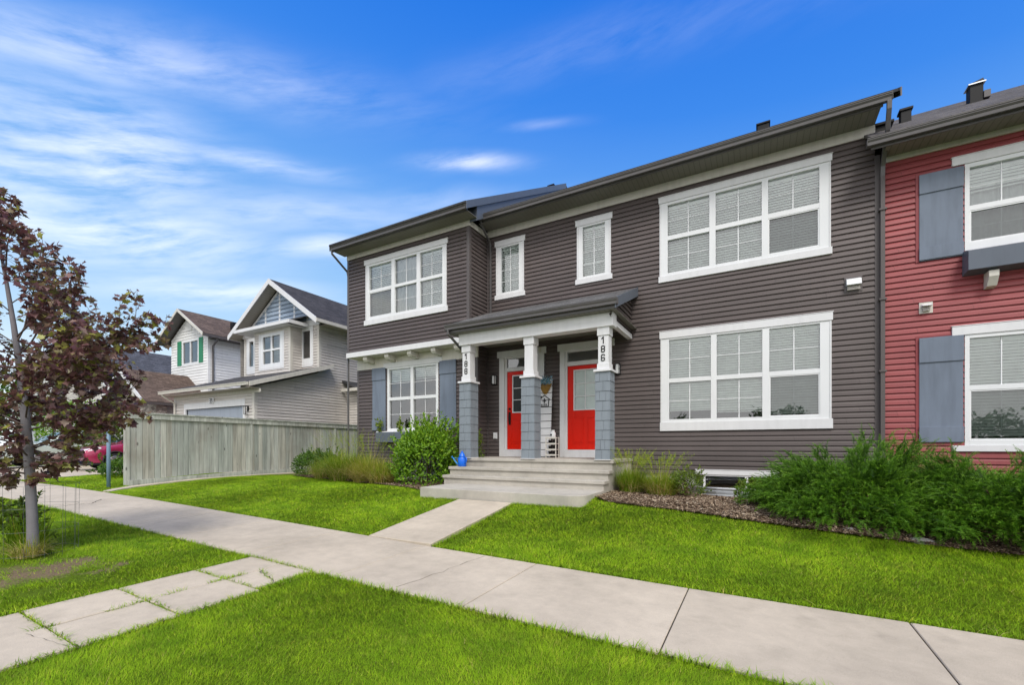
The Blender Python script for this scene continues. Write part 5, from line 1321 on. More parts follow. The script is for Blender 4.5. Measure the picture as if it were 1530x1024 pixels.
def arching(P, H, Wd, dirn, reach, droop, tone, K=5):
    """long arching leaves of ornamental grass: K segments each"""
    n = len(P); V = []; s = np.stack([-dirn[:,1], dirn[:,0], np.zeros(n)], -1)
    for k in range(K+1):
        u = k/K; w = Wd*(1-u**1.6)*.5+.0004
        p = P.copy(); p[:,:2] += dirn*(reach*u**1.7)[:,None]; p[:,2] += H*(u-droop*u**3)
        V += [p-s*w[:,None], p+s*w[:,None]]
    V = np.stack(V, 1); m = 2*(K+1); b = (np.arange(n)*m)[:,None, None]
    F = np.array([[2*k, 2*k+1, 2*k+3, 2*k+2] for k in range(K)])[None]+b
    return V.reshape(-1, 3), F.reshape(-1, 4), np.repeat(tone, m)

def cat_mesh(parts):
    V, F, T = [], [], []; o = 0
    for v, f, t_ in parts: V.append(v); F.append(f+o); T.append(t_); o += len(v)
    return np.concatenate(V), np.concatenate(F), np.concatenate(T)

def in_poly(x, y, poly):
    c = np.zeros(len(x), bool); n = len(poly)
    for i in range(n):
        (x0, y0), (x1, y1) = poly[i], poly[(i+1) % n]
        m = ((y0 > y) != (y1 > y)) & (x < (x1-x0)*(y-y0)/((y1-y0)+1e-12)+x0); c ^= m
    return c

def lawn(name, poly, dens, h=.042, w=.0038, edge=True, two=False, patchy=.5, bare=None):
    xs, ys = [p[0] for p in poly], [p[1] for p in poly]
    area = (max(xs)-min(xs))*(max(ys)-min(ys)); n = int(area*dens)
    x = RNG.uniform(min(xs), max(xs), n); y = RNG.uniform(min(ys), max(ys), n)
    k = in_poly(x, y, poly); x, y = x[k], y[k]
    # only where the camera could look, and thinner with distance
    dist = np.hypot(x, y); fwd = (-math.sin(TH)*x+math.cos(TH)*y); lat = (math.cos(TH)*x+math.sin(TH)*y)
    keep = (fwd > .6) & (np.abs(lat) < fwd*1.32+1.2) & (RNG.random(len(x)) < np.clip(3.6/np.maximum(fwd, 1), .10, 1))
    if bare is not None:
        d = np.hypot((x-bare[0])/1.5, (y-bare[1])/.75); d += .25*np.sin(x*9+y*5)+.2*np.sin(y*13-x*4)
        keep &= RNG.random(len(x)) < np.clip((d-.28)/.5, .07, 1)
    x, y, fwd = x[keep], y[keep], fwd[keep]; n = len(x)
    z = ZG(x, y)
    tuft = .5+.5*np.sin(x*7.3+1.7*np.sin(y*5.1))*np.sin(y*8.9+1.3*np.sin(x*6.7)); big = .5+.5*np.sin(x*1.7+np.sin(y*2.1)*1.3)*np.cos(y*1.3+np.sin(x*.9))
    H = h*(.55+.45*tuft+.25*big)*RNG.uniform(.55, 1.3, n); Wd = w*np.clip(fwd/2.8, 1, 3.2)*RNG.uniform(.7, 1.3, n)
    lean = RNG.normal(0, 1, (n, 2))*(H*.55)[:,None]+np.stack([np.sin(x*2.3+y), np.cos(y*2.1-x)], -1)*(H*.3)[:,None]
    tone = np.clip(RNG.normal(.47, .22, n)+.24*(tuft-.5)+patchy*.2*(big-.5), 0, .9); dead = RNG.random(n) < .035; tone[dead] = RNG.uniform(.9, 1, dead.sum())
    V, F, T = blades(np.stack([x, y, z-.004], -1), H, Wd, lean, .3, tone, two)
    return V, F, T
B_ = .03
pav = (YS-B_, YE+B_)
parts = [
 lawn('a', [(-4.14, .2), (4, .2), (4, pav[0]+.02), (-4.14, pav[0]+.02)], 16500, .034, .0030),
 lawn('b', [(-16, .0), (-5.40, .0), (-5.40, pav[0]+.02), (-16, pav[0]+.02)], 12500, .034, .0032, bare=(-6.75, 1.72)),
 lawn('c', [(-3.80, pav[1]-.02)]+[(6, pav[1]-.02)]+[(x, y+.03) for x, y in reversed(EDGE_R) if x < 6.1]+[(-2.5, 7.6), (-2.52, 6.98), (-3.8, 6.94)], 13000, .038, .0036),
 lawn('d', [(-5.02, pav[1]-.02), (-5.02, 6.92), (-5.95, 6.92), (-5.98, 7.3)]+[(x, y+.03) for x, y in reversed(EDGE_L)]+[(-14.6, 9.3), (-14.6, 5.7), (-14.0, pav[1]-.02)], 11500, .038, .0036),
 lawn('e', [(-14.4, pav[1]-.02), (-14.95, 5.5), (-15.2, 5.5), (-15.25, 9), (-20.6, 9), (-20.6, pav[1]-.02)], 6000, .05, .006),
]
V, F, T = cat_mesh(parts)
np_mesh('lawn_grass', V, F, M['grass'], col=T, kind='stuff')
N_BLADES = len(F)
# grass creeping over the edges and out of the joints of the paver path
P = []
def along(a, b, n, j): 
    u = RNG.random(n); P.append(np.stack([a[0]+(b[0]-a[0])*u+RNG.normal(0, j, n), a[1]+(b[1]-a[1])*u+RNG.normal(0, j, n)], -1))
for y in (2.55, 1.88, 1.24, .6): along((-5.36, y), (-4.18, y), 330, .010)
for seg, nn in (((2.75, 2.4), 260), ((2.2, 2.0), 60), ((1.9, 1.6), 120), ((1.3, 1.15), 60)): along((-4.77, seg[0]), (-4.77, seg[1]), nn, .012)
along((-5.36, 3.17), (-4.2, 3.17), 520, .009); along((-4.26, 3.12), (-4.19, 2.6), 420, .026); along((-4.75, 2.9), (-4.3, 2.76), 130, .012)
for x in (-5.37, -4.17): along((x, 3.15), (x, .2), 1500, .016)
P = np.concatenate(P); n = len(P); H = RNG.uniform(.012, .055, n)
tone = np.clip(RNG.normal(.55, .25, n), 0, 1)
V, F, T = blades(np.stack([P[:,0], P[:,1], ZG(P[:,0], P[:,1])+.004], -1), H, RNG.uniform(.003, .006, n), RNG.normal(0, 1, (n, 2))*(H*.9)[:,None], .4, tone)
np_mesh('joint_grass', V, F, M['grass'], col=T, kind='stuff')
# long uncut grass along pavement, walk and slab edges
P = []
for (a, b, nn) in (((-14, YE+.02), (-5.05, YE+.02), 1800), ((-3.78, YE+.02), (4, YE+.02), 2600), ((-14, YS-.02), (-5.4, YS-.02), 1600), ((-4.1, YS-.02), (1.6, YS-.02), 2200), ((-3.79, YE), (-3.79, 6.9), 1200), ((-5.03, YE), (-5.03, 6.9), 700), ((-3.8, 6.9), (-2.6, 6.9), 700), ((-5.95, 6.9), (-5.0, 6.9), 500), ((-2.49, 6.98), (-2.49, 7.6), 400)): along(a, b, nn, .014)
P = np.concatenate(P); n = len(P); H = RNG.uniform(.025, .075, n); tone = np.clip(RNG.normal(.5, .22, n), 0, 1)
V, F, T = blades(np.stack([P[:,0], P[:,1], ZG(P[:,0], P[:,1])], -1), H, RNG.uniform(.004, .007, n), RNG.normal(0, 1, (n, 2))*(H*.7)[:,None], .35, tone)
np_mesh('edge_grass', V, F, M['grass'], col=T, kind='stuff')

# bark chips on the beds
def chips(n, edge, back):
    ex, ey = [p[0] for p in edge], [p[1] for p in edge]
    x = RNG.uniform(min(ex), min(max(ex), 5), n); e = np.interp(x, ex, ey); y = e-.05+(back-e)*RNG.random(n)**1.7
    z = ZG(x, y)+.03; a = RNG.uniform(0, 6.28, n); l = RNG.uniform(.008, .032, n); w = RNG.uniform(.004, .010, n); ti = RNG.normal(0, .35, n)
    d = np.stack([np.cos(a)*np.cos(ti), np.sin(a)*np.cos(ti), np.sin(ti)], -1)*l[:,None]; s = np.stack([-np.sin(a), np.cos(a), RNG.normal(0, .4, n)], -1)*w[:,None]
    c = np.stack([x, y, z+RNG.uniform(0, .02, n)], -1)
    V = np.stack([c-d-s, c+d-s*.6, c+d*.9+s, c-d*1.1+s*.7], 1).reshape(-1, 3); F = (np.arange(n)*4)[:,None]+np.array([[0,1,2,3]])
    return V, F, np.repeat(RNG.random(n), 4)
V, F, T = cat_mesh([chips(42000, EDGE_R, 10.1), chips(16000, EDGE_L, 9.6)])
np_mesh('bark_chips', V, F, M['chip'], col=T, kind='stuff')

# leaves as small folded polygons
LEAF_OVAL = (np.array([(0,0,0),(.25,.20,.05),(.6,.22,.06),(1,0,-.06),(.6,-.22,.06),(.25,-.20,.05),(.5,0,-.02)]), [(0,1,6),(1,2,6),(2,3,6),(3,4,6),(4,5,6),(5,0,6)])
LEAF_MAPLE = (np.array([(0,0,0),(-.05,.30,.06),(.18,.27,.05),(.30,.62,.10),(.48,.34,.03),(.62,.40,.04),(.66,.20,.0),(1.05,0,-.12),(.66,-.20,.0),(.62,-.40,.04),(.48,-.34,.03),(.30,-.62,.10),(.18,-.27,.05),(-.05,-.30,.06),(.38,0,-.03)]), [(k, (k+1) % 14, 14) for k in range(14)])
LEAF_NEEDLE = (np.array([(0,.05,0),(0,-.05,0),(1,0,0)]), [(0,1,2)])
def leaves(P, A, N, size, tone, tmpl):
    """P position, A direction of the leaf, N rough normal"""
    A = unit(A); S_ = unit(np.cross(N, A)); Nn = np.cross(A, S_); t_, tr = tmpl; t_ = np.asarray(t_, float)
    V = P[:,None,:]+size[:,None,None]*(A[:,None,:]*t_[None,:,0:1]+S_[:,None,:]*t_[None,:,1:2]+Nn[:,None,:]*t_[None,:,2:3])
    m = len(t_); F = np.array(tr)[None]+(np.arange(len(P))*m)[:,None,None]
    return V.reshape(-1, 3), F.reshape(-1, 3), np.repeat(tone, m)

# ---- the purple-leaved tree on the verge
M['maple'] = m_leaf('purple_leaf', [(0, (.055,.024,.028)), (.3, (.15,.060,.066)), (.52, (.25,.125,.122)), (.68, (.30,.20,.15)), (.82, (.22,.19,.055)), (1, (.35,.36,.07))], .42, .32, None, 1, .6)
TX, TY = -7.62, 1.87; TZ = zg(TX, TY)
tree = thing('maple_tree', (TX, TY, TZ), 'young purple leaved maple tree with a slim grey trunk on the verge', 'tree')
def axis(z): u = max(z-TZ, 0); return Vector((TX-.018*u-.030*u*u, TY-.006*u-.010*u*u, z))
mb = MB(); hs_ = [0, .06, .2, .5, .9, 1.3, 1.7, 2.2, 2.8, 3.4, 4.0, 4.55]; rad = [.075, .062, .054, .05, .048, .046, .042, .034, .026, .018, .011, .004]
mb.tube([axis(TZ+h) for h in hs_], rad, 12); trunk = mb.build('trunk', M['bark'], tree, smooth=True)
ENV = [(-.55,.18),(-.3,.38),(0,.58),(.3,.85),(.7,1.22),(1.0,1.36),(1.4,1.30),(1.9,.98),(2.3,.72),(2.7,.50),(3.2,.25)]
env = lambda z: float(np.interp(z, [e[0] for e in ENV], [e[1] for e in ENV]))
rt = random.Random(21); LP, LA, LT = [], [], []; brm = MB()
def twig(p0, d, ln, r0, depth, green):
    pts = [p0]; d = d.normalized(); k = 6; p = p0
    for q in range(k):
        d = (d+Vector((rt.gauss(0, .10), rt.gauss(0, .10), .05 if depth == 0 else .0))).normalized(); p = p+d*(ln/k); pts.append(p)
    brm.tube(pts, [max(r0*(1-.8*q/k), .0018) for q in range(k+1)], 5 if depth else 6, cap=False)
    if depth < 2:
        m = int(ln/(.125 if depth == 0 else .12))+2
        for q in range(m):
            u = .22+.76*(q+rt.random()*.6)/m; i = min(int(u*k), k-1); b = pts[i].lerp(pts[i+1], u*k-i)
            t_ = (pts[i+1]-pts[i]).normalized(); s = t_.orthogonal().normalized(); s.rotate(Matrix.Rotation(rt.uniform(0, 6.283), 3, t_))
            twig(b, t_*.75+s*rt.uniform(.5, .95)+Vector((0,0,.08)), ln*rt.uniform(.28, .46)*(1.15-u*.6), r0*.45, depth+1, green)
    if depth >= 1 or True:
        m = int(ln/(.033 if p0.z < 1.2 else .058))+2
        for q in range(m):
            u = (.35 if depth == 0 else .12)+(.65 if depth == 0 else .88)*rt.random(); i = min(int(u*k), k-1); b = pts[i].lerp(pts[i+1], u*k-i)
            t_ = (pts[i+1]-pts[i]).normalized()
            a = t_*.5+Vector((rt.gauss(0, .6), rt.gauss(0, .6), rt.gauss(-.28, .4)))
            LP.append(tuple(b+a.normalized()*.02)); LA.append(tuple(a)); LT.append(min(1, max(0, rt.gauss(.45, .22)+green+(.42 if rt.random() < .11 else 0))))
nb = 30
for k in range(nb):
    f = (k+.5)/nb; z = -.42+3.45*f**1.15; a = k*2.39996+rt.uniform(-.3, .3)
    r = env(z)*rt.uniform(.78, 1.08)
    el = .25+.75*f+rt.uniform(-.12, .12); st = axis(z-r*math.tan(el)*.72 if z-r*math.tan(el)*.72 > -.52 else -.52+.05*k*.2)
    tgt = axis(z)+Vector((math.cos(a)*r, math.sin(a)*r, 0)); dv = tgt-st
    twig(st, dv, dv.length, .013*(1-.55*f), 0, .26*rt.random()**3)
# leader shoots at the top and two long stray shoots on the right side
for (z, dx, dy, dz, g_) in ((2.75, -.05, 0, .55, 0), (2.6, .12, .05, .5, 0), (1.35, .72, .35, 1.05, 0), (.95, 1.33, .66, .50, .15), (.3, 1.15, .55, .16, .05), (2.2, .3, .15, .62, .0), (1.2, 1.0, .5, .72, 0), (.75, 1.25, .62, .32, 0), (-.05, -.38, -.12, -.34, .1), (-.02, .42, .12, -.16, .05), (.05, -.75, -.2, -.1, 0), (.1, .1, .4, -.3, .1), (1.0, 1.3, .9, .45, .1)):
    st = axis(z-.1); dv = Vector((dx, dy, dz)); twig(st, dv, dv.length, .011, 0, g_)
brm.build('branch', M['twig'], trunk, smooth=True)
LP, LA, LT = np.array(LP), np.array(LA), np.array(LT); n = len(LP)
N_LEAVES = n
Nn = unit(RNG.normal(0, .55, (n, 3))+np.array([[-.1, -.25, .8]]))
V, F, T = leaves(LP, LA, Nn, RNG.uniform(.032, .088, n), LT, LEAF_MAPLE)
np_mesh('crown', V, F, M['maple'], tree, col=T)

# wire guard and rank grass at its foot
M['wire'] = m_flat('galvanised_wire', (.14,.15,.15), .5, .5, .6)
gd_ = thing('wire_guard', (TX-.12, TY, TZ), 'loose wire mesh guard standing round the foot of the purple tree', 'tree guard')
mb = MB(); gx, gy_, gr_ = TX-.14, TY+.03, .40
for k in range(15):
    a = 2*math.pi*k/15; mb.tube([(gx+gr_*math.cos(a), gy_+gr_*math.sin(a), TZ), (gx+gr_*1.03*math.cos(a), gy_+gr_*1.03*math.sin(a), TZ+.86)], .0016, 4)
for z in (.05, .33, .6, .86): mb.tube([(gx+gr_*(1+.035*z)*math.cos(a), gy_+gr_*(1+.035*z)*math.sin(a), TZ+z) for a in np.linspace(0, 2*math.pi, 25)], .0016, 4)
mb.build('wire_mesh', M['wire'], gd_)
ORN = [(0, (.10,.20,.010)), (.4, (.22,.34,.02)), (.62, (.38,.40,.04)), (.8, (.58,.46,.16)), (1, (.68,.55,.30))]
M['orn'] = m_leaf('ornamental_grass', ORN, .5, .3)
def grass_clump(name, x, y, r, h, n, label, tone=.45, spread=1.0, cat='grass clump', plumes=0, droop=.35, wd=.007, group=None, dead=.2):
    z = zg(x, y)+.01; root = thing(name, (x, y, z), label, cat, group)
    a = RNG.uniform(0, 6.283, n); q = np.sqrt(RNG.random(n))*r*.5
    P = np.stack([x+q*np.cos(a), y+q*np.sin(a), np.full(n, z)], -1); a2 = a+RNG.normal(0, .6, n)
    H = h*RNG.uniform(.45, 1.08, n); reach = r*spread*RNG.uniform(.1, 1.0, n)*(.4+.6*q/(r*.5)); t_ = np.clip(RNG.normal(tone, .13, n), 0, 1)
    dd = RNG.random(n) < dead; t_[dd] = RNG.uniform(.68, 1, dd.sum()); H[dd] *= .65; reach[dd] *= 1.25
    V, F, T = arching(P, H, wd*RNG.uniform(.6, 1.2, n), np.stack([np.cos(a2), np.sin(a2)], -1), reach, np.clip(droop*RNG.uniform(.3, 1.4, n), 0, .9), t_)
    np_mesh('blades', V, F, M['orn'], root, col=T)
    if plumes:
        a = RNG.uniform(0, 6.283, plumes); H = h*RNG.uniform(1.1, 1.5, plumes); P = np.stack([x+.2*r*np.cos(a), y+.2*r*np.sin(a), np.full(plumes, z)], -1)
        parts = [arching(P, H, np.full(plumes, .003), np.stack([np.cos(a), np.sin(a)], -1), r*RNG.uniform(.3, .9, plumes), np.full(plumes, .1), RNG.uniform(.5, .75, plumes))]
        np_mesh('stalks', *parts[0][:2], M['orn'], root, col=parts[0][2])
        k = 26; u = np.tile(np.linspace(.72, 1.0, k), (plumes, 1)); re = (r*RNG.uniform(.3, .9, plumes))
        pp = np.stack([P[:,0:1]+np.cos(a)[:,None]*re[:,None]*u**1.7, P[:,1:2]+np.sin(a)[:,None]*re[:,None]*u**1.7, P[:,2:3]+H[:,None]*(u-.1*u**3)], -1).reshape(-1, 3)
        V, F, T = leaves(pp, RNG.normal(0, .6, pp.shape)+np.array([[0,0,.8]]), RNG.normal(0, 1, pp.shape), RNG.uniform(.03, .07, len(pp)), RNG.uniform(.3, .66, len(pp)), (np.array([(0,.06,0),(0,-.06,0),(1,0,0)]), [(0,1,2)]))
        np_mesh('plumes', V, F, M['orn'], root, col=T)
    return root
grass_clump('weed_tuft', TX+.02, TY-.05, .26, .42, 420, 'dry tuft of straw coloured grass hugging the foot of the maple trunk', .55, 1.0, 'weeds', 0, .6, .006, None, .6)
grass_clump('weed_tuft', TX-.38, TY+.05, .34, .62, 300, 'tall green weeds inside the wire guard left of the maple trunk', .25, .8, 'weeds', 0, .35, .014, None, .08)

M['shrubleaf'] = m_leaf('bright_shrub_leaf', [(0, (.045,.12,.008)), (.5, (.15,.31,.014)), (.8, (.26,.43,.025)), (1, (.40,.52,.05))], .42, .32)
M['darkleaf'] = m_leaf('dark_shrub_leaf', [(0, (.025,.065,.008)), (.5, (.065,.145,.014)), (.85, (.13,.23,.02)), (1, (.20,.29,.03))], .45, .25)
M['limeleaf'] = m_leaf('lime_shrub_leaf', [(0, (.05,.10,.012)), (.5, (.13,.21,.02)), (1, (.26,.32,.04))], .45, .35)
def lumpy(n, cx, cy, z0, rx, ry, rz, seed, shell=.55, flat=.25):
    """points through the outer part of an irregular mound"""
    r = np.random.default_rng(seed); d = unit(r.normal(0, 1, (n, 3))); d[:,2] = np.where(d[:,2] < -flat, -d[:,2], d[:,2])
    k = unit(r.normal(0, 1, (9, 3))); k[:,2] = np.abs(k[:,2])*.7; amp = r.uniform(.08, .34, 9)
    f = .84+sum(a*np.maximum(0, (d@kk)-.55)/.45 for a, kk in zip(amp, k))-.13*np.maximum(0, (d@unit(r.normal(0,1,(1,3)))[0])-.6)/.4
    q = (shell+(1-shell)*r.random(n)**.6)*f
    return np.stack([cx+rx*d[:,0]*q, cy+ry*d[:,1]*q, z0+rz*(.22+.78*d[:,2]*q*1.0)], -1), d, q/f, r
def shrub(name, label, x, y, rx, ry, h, n, leaf, m, seed, size=(.035, .06), cat='shrub', group=None, up=.3, stems=9, sprigs=60, long=.26):
    z = zg(x, y); root = thing(name, (x, y, z), label, cat, group)
    mb = MB(); r_ = random.Random(seed)
    for k in range(stems):
        a = r_.uniform(0, 6.283); q = r_.uniform(.2, .75)
        mb.tube([(x+.08*math.cos(a), y+.08*math.sin(a), z-.03), (x+rx*q*.5*math.cos(a), y+ry*q*.5*math.sin(a), z+h*.35), (x+rx*q*math.cos(a), y+ry*q*math.sin(a), z+h*.75)], [.014, .010, .005], 5)
    mb.build('stems', M['stem'], root)
    P, d, q, r = lumpy(n, x, y, z+.04, rx, ry, h*.98, seed)
    # sprigs breaking the outline
    if sprigs:
        S0, sd, _, _ = lumpy(sprigs, x, y, z+.04, rx, ry, h*.98, seed, .95); per = 16
        sd2 = unit(sd+np.array([[0, 0, .7]])+r.normal(0, .25, sd.shape)); ln = r.uniform(.08, long, sprigs)*min(1, h)
        u = np.tile(np.linspace(-.3, 1, per), (sprigs, 1)); PP = (S0[:,None,:]+sd2[:,None,:]*(ln[:,None]*u)[:,:,None]).reshape(-1, 3)
        P = np.concatenate([P, PP]); d = np.concatenate([d, np.repeat(sd2, per, 0)]); q = np.concatenate([q, np.full(len(PP), 1.0)])
    keep = P[:,2] > z+.03; P, d, q = P[keep], d[keep], q[keep]; nn = len(P)
    A = d*.6+r.normal(0, .6, (nn, 3))+np.array([[0, 0, up]]); N = unit(d+r.normal(0, .5, (nn, 3))+np.array([[0, 0, .5]]))
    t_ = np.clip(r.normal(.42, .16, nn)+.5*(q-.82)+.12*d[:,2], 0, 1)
    V, F, T = leaves(P, A, N, r.uniform(*size, nn), t_, leaf); np_mesh('foliage', V, F, M[m], root, col=T); return root
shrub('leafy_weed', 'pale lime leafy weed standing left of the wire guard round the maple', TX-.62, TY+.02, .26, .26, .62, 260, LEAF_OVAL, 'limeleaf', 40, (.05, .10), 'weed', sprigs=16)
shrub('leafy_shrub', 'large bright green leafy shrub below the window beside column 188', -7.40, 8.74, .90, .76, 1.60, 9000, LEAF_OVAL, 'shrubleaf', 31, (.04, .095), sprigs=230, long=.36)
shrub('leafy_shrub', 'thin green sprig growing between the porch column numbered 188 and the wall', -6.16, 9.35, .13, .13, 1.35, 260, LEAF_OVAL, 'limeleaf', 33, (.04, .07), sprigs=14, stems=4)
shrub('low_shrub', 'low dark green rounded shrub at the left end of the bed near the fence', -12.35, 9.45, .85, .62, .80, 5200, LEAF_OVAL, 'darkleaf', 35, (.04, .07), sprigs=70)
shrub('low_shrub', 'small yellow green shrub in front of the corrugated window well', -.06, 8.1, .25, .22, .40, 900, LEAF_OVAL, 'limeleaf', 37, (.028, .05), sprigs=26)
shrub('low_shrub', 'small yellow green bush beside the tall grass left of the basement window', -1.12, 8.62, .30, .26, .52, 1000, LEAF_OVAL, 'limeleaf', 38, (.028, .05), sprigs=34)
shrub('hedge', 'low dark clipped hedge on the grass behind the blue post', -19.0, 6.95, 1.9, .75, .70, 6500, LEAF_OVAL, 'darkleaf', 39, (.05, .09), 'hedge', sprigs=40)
for (x, y, r, h, n, tone, dead, lab) in (
    (-11.35, 8.95, .66, .84, 1700, .44, .32, 'green ornamental grass clump with straw at its foot beside the low dark shrub'),
    (-10.2, 8.75, .92, 1.14, 3000, .42, .22, 'tallest green ornamental grass clump in the middle of the left bed'),
    (-9.2, 8.60, .80, 1.0, 2200, .62, .42, 'golden straw coloured ornamental grass clump below the planter box'),
    (-8.5, 8.40, .64, .82, 1500, .54, .5, 'brownish dry ornamental grass clump next to the large leafy shrub')):
    grass_clump('ornamental_grass', x, y, r, h, n, lab, tone, 1.0, 'grass clump', 40 if h > .9 else 14, .5, .012, None, dead)
for (x, y, r, h, n, tone, dead, lab) in (
    (-2.2, 8.85, .46, .66, 1900, .36, .14, 'upright green feather grass right beside the concrete porch steps'),
    (-1.60, 8.70, .54, .62, 2000, .46, .32, 'golden green feather grass second from the steps with straw at its base')):
    grass_clump('feather_grass', x, y, r, h, n, lab, tone, .8, 'grass clump', 60, .45, .010, None, dead)
# flowers in the wicker basket, a few sprigs in the planter box
n = 420; a = RNG.uniform(0, 6.283, n); q = np.sqrt(RNG.random(n))
P = np.stack([-4.63+.25*q*np.cos(a), 9.93-.12*q*np.abs(np.sin(a)), 1.53+RNG.uniform(0, .17, n)], -1)
V, F, T = leaves(P, RNG.normal(0, 1, (n, 3)), RNG.normal(0, 1, (n, 3)), RNG.uniform(.035, .065, n), RNG.random(n), LEAF_OVAL)
fl = np_mesh('blue_flowers', V, F, M['bluepetal'], None, col=T, loc=(-4.64, 9.9, 1.53)); tag(fl, 'bunch of small blue flowers in the wicker basket on the plank sign', 'flowers')
for (x, s, lab) in ((-9.78, 61, 'pale green sprouting plant at the left end of the planter box'), (-8.98, 62, 'pale green sprouting plant near the middle of the planter box')):
    r = np.random.default_rng(s); n = 90; u = r.random(n); a = r.uniform(0, 6.283, n)
    P = np.stack([x+.10*u*np.cos(a)+.04*np.sin(a*3), YLo-.15+.05*u*np.sin(a), .40+.42*u*r.uniform(.5, 1, n)], -1)
    V, F, T = leaves(P, r.normal(0, .5, (n, 3))+np.array([[0,0,.8]]), r.normal(0, 1, (n, 3)), r.uniform(.06, .11, n), r.uniform(.4, 1, n), LEAF_OVAL)
    tag(np_mesh('planter_plant', V, F, M['limeleaf'], None, col=T, loc=(x, YLo-.15, .40)), lab, 'plant')

# ---- spreading junipers: plumes of tiny sprays
M['juniper'] = m_leaf('juniper_spray', [(0, (.016,.050,.005)), (.4, (.075,.190,.010)), (.75, (.16,.33,.02)), (1, (.30,.48,.05))], .5, .15)
def spray_template(seed):
    r = np.random.default_rng(seed); V, F, T = [], [], []
    def needle(p, d, l, w, t_):
        d = d/np.linalg.norm(d); s = np.cross(d, r.normal(0, 1, 3)); s /= np.linalg.norm(s); i = len(V)
        V.extend([p-s*w, p+s*w, p+d*l*.55+s*w*.7, p+d*l]); F.extend([(i, i+1, i+2), (i, i+2, i+3)]); T.extend([t_-.18, t_-.18, t_, t_+.14])
    k = 15
    for i in range(k):
        u = i/(k-1); p = np.array([u, 0, .16*math.sin(u*2.2)-.30*u*u])
        for s in (1, -1, 1, -1):
            l = .38*(1-u*.75)*r.uniform(.6, 1.15)
            needle(p, np.array([1.0, s*r.uniform(.25, .9), r.uniform(-.15, .55)]), l, .011, .32+.4*u+r.uniform(-.1, .1))
    needle(np.array([.0, 0, 0]), np.array([1, 0, .25]), .7, .012, .1)
    return np.array(V), np.array(F), np.array(T)
def juniper(label, x, y, rx, ry, h, n, seed, lean=0.0):
    z = zg(x, y); root = thing('juniper_bush', (x, y, z), label, 'juniper')
    r = np.random.default_rng(seed); mb = MB(); r2 = random.Random(seed)
    for k in range(16):
        a = r2.uniform(0, 6.283); q = r2.uniform(.5, .95); mb.tube([(x, y, z), (x+rx*q*.5*math.cos(a), y+ry*q*.5*math.sin(a), z+h*.30), (x+rx*q*math.cos(a), y+ry*q*math.sin(a), z+h*r2.uniform(.35, .75))], [.03, .018, .006], 5)
    mb.build('stems', M['stem'], root)
    # a lumpy mound of plumes from the ground up, with longer boughs arching out of it
    arms = 64; parts = []; tm = [spray_template(seed*10+k) for k in range(5)]
    a = r.uniform(0, 6.283, arms); e = np.arcsin(np.clip(r.random(arms)*1.0, 0, 1)); per = int(n*.42)//arms
    PP, DD = [], []
    for i in range(arms):
        tip = np.array([x+rx*math.cos(a[i])*math.cos(e[i]*.9)*r.uniform(.85, 1.15), y+ry*math.sin(a[i])*math.cos(e[i]*.9)*r.uniform(.85, 1.12), z+.10+h*(.06+.94*math.sin(e[i]))*r.uniform(.78, 1.20)])
        st = np.array([x+rx*.15*math.cos(a[i]), y+ry*.15*math.sin(a[i]), z+.1*h]); up = np.array([0, 0, .22*h])
        u = r.uniform(.30, 1, per)**.6; c = 4*(u*(1-u))[:,None]*up*.6
        p = st+(tip-st)*u[:,None]+c+r.normal(0, .06, (per, 3)); d = (tip-st)/np.linalg.norm(tip-st)
        PP.append(p); DD.append(np.tile(d, (per, 1))+r.normal(0, .34, (per, 3))+np.array([[0, 0, .03]]))
    mp, md, _, _ = lumpy(int(n*.58), x, y, z, rx*.92, ry*.94, h*.84, seed+5, .62, .28)
    PP.append(mp); DD.append(md*np.array([[1, 1, .35]])+r.normal(0, .36, md.shape)+np.array([[.15, -.05, .02]]))
    mp, md, _, _ = lumpy(int(n*.34), x, y, z, rx*1.0, ry*1.0, h*.45, seed+6, .70, .30)
    PP.append(mp); DD.append(md*np.array([[1, 1, .4]])+r.normal(0, .34, md.shape)+np.array([[.05, 0, .02]]))
    PP, DD = np.concatenate(PP), np.concatenate(DD); k = (PP[:,2] > z+.02) & (PP[:,1] < D-.12); PP, DD = PP[k], DD[k]
    for j in range(5):
        p, d = PP[j::5], DD[j::5]; m = len(p)
        parts_ = (tm[j][0], tm[j][1]); V, F, _ = leaves(p, d, np.array([[0, 0, 1.0]])+r.normal(0, .35, (m, 3)), r.uniform(.13, .26, m), np.zeros(m), parts_)
        T = (np.tile(tm[j][2], (m, 1))+r.normal(0, .10, (m, 1))).ravel(); parts.append((V, F, np.clip(T, 0, 1)))
    V, F, T = cat_mesh(parts); np_mesh('foliage', V, F, M['juniper'], root, col=T); return root
juniper('spreading dark green juniper right of the basement window, lower at its left tip', 1.28, 8.02, 1.30, 1.36, .80, 6400, 71)
juniper('spreading dark green juniper below the grey shutter of the red house', 2.75, 7.70, 1.45, 1.40, .78, 6600, 72)
juniper('spreading dark green juniper cut off by the right edge of the picture', 4.5, 7.65, 1.3, 1.35, .78, 2600, 73)

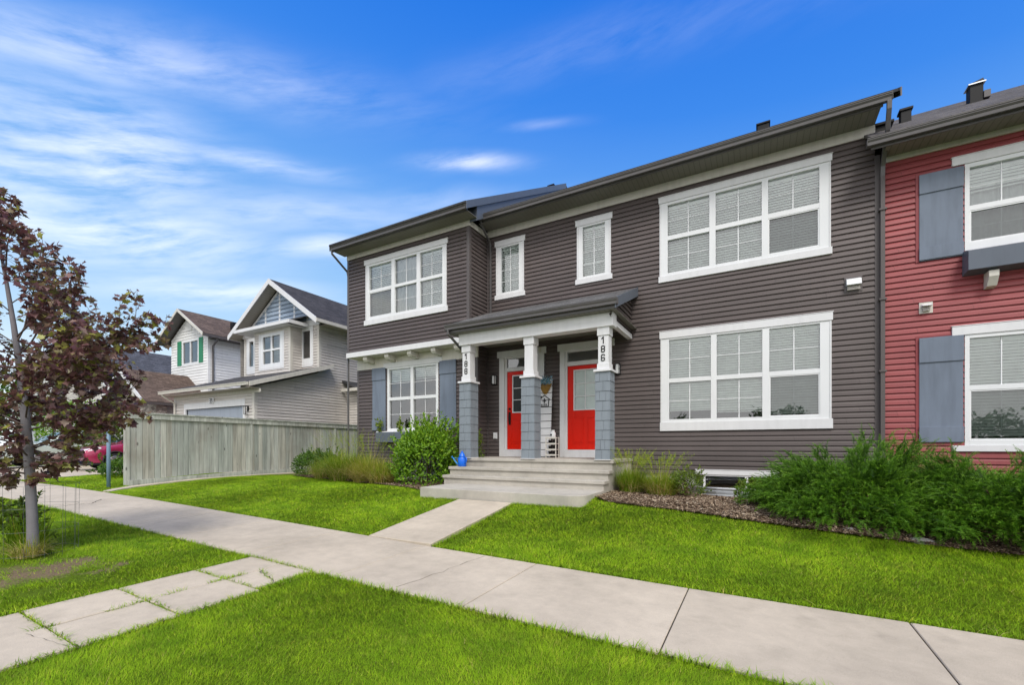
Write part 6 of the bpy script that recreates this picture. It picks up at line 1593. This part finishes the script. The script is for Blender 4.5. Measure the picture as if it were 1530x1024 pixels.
# ---- the tree belt on the far side of the road, behind the camera: it shows only as reflections in the panes
n = 42000; cx_ = RNG.uniform(-52, 34, n); prof_ = 4.3+1.0*np.sin(cx_*.31)+.8*np.sin(cx_*.83+1)+.5*np.sin(cx_*1.9+2)
zz_ = -1.6+prof_*RNG.random(n)**.8; P = np.stack([cx_, -29+RNG.normal(0, 1.6, n), zz_], -1)
V, F, T = leaves(P, RNG.normal(0, 1, (n, 3)), RNG.normal(0, 1, (n, 3)), RNG.uniform(.22, .46, n), RNG.uniform(.1, .8, n), LEAF_OVAL)
np_mesh('tree_belt', V, F, M['darkleaf'], col=T, kind='stuff')

# ---- trees among the houses on the left
def garden_tree(label, x, y, h, r, n, m, seed, size, crown_z=.35):
    z = zg(x, y); root = thing('garden_tree', (x, y, z), label, 'tree')
    mb = MB(); r2 = random.Random(seed); mb.tube([(x, y, z-.1), (x+.05, y, z+h*.4), (x, y, z+h*.85)], [.09, .06, .02], 8)
    for k in range(10):
        a = r2.uniform(0, 6.283); b = h*r2.uniform(.3, .7); mb.tube([(x, y, z+b), (x+r*.6*math.cos(a), y+r*.6*math.sin(a), z+b+h*.18)], [.03, .008], 5)
    mb.build('trunk', M['bark'], root)
    P, d, q, rr = lumpy(n, x, y, z+h*crown_z, r, r, h*(1-crown_z), seed, .35, .6); nn = len(P)
    V, F, T = leaves(P, d+rr.normal(0, .8, (nn, 3)), d+rr.normal(0, .7, (nn, 3))+np.array([[0,0,.5]]), rr.uniform(*size, nn), np.clip(rr.normal(.45, .2, nn), 0, 1), LEAF_OVAL); np_mesh('crown', V, F, M[m], root, col=T)
garden_tree('light green garden tree between the parked cars and the stone garage', -26.6, 9.0, 3.0, 1.1, 2600, 'limeleaf', 81, (.10, .18))
garden_tree('tall green street tree far down the pavement left of the maple', -44, 6.5, 6.0, 2.6, 3600, 'shrubleaf', 83, (.2, .34))
garden_tree('round dark street tree farthest down the pavement on the left', -56, 9.5, 7.0, 3.4, 3600, 'darkleaf', 84, (.25, .42))
garden_tree('darker green garden tree beside the driveway behind the pale vehicle', -33.2, 9.5, 3.6, 1.5, 2600, 'shrubleaf', 82, (.12, .2))
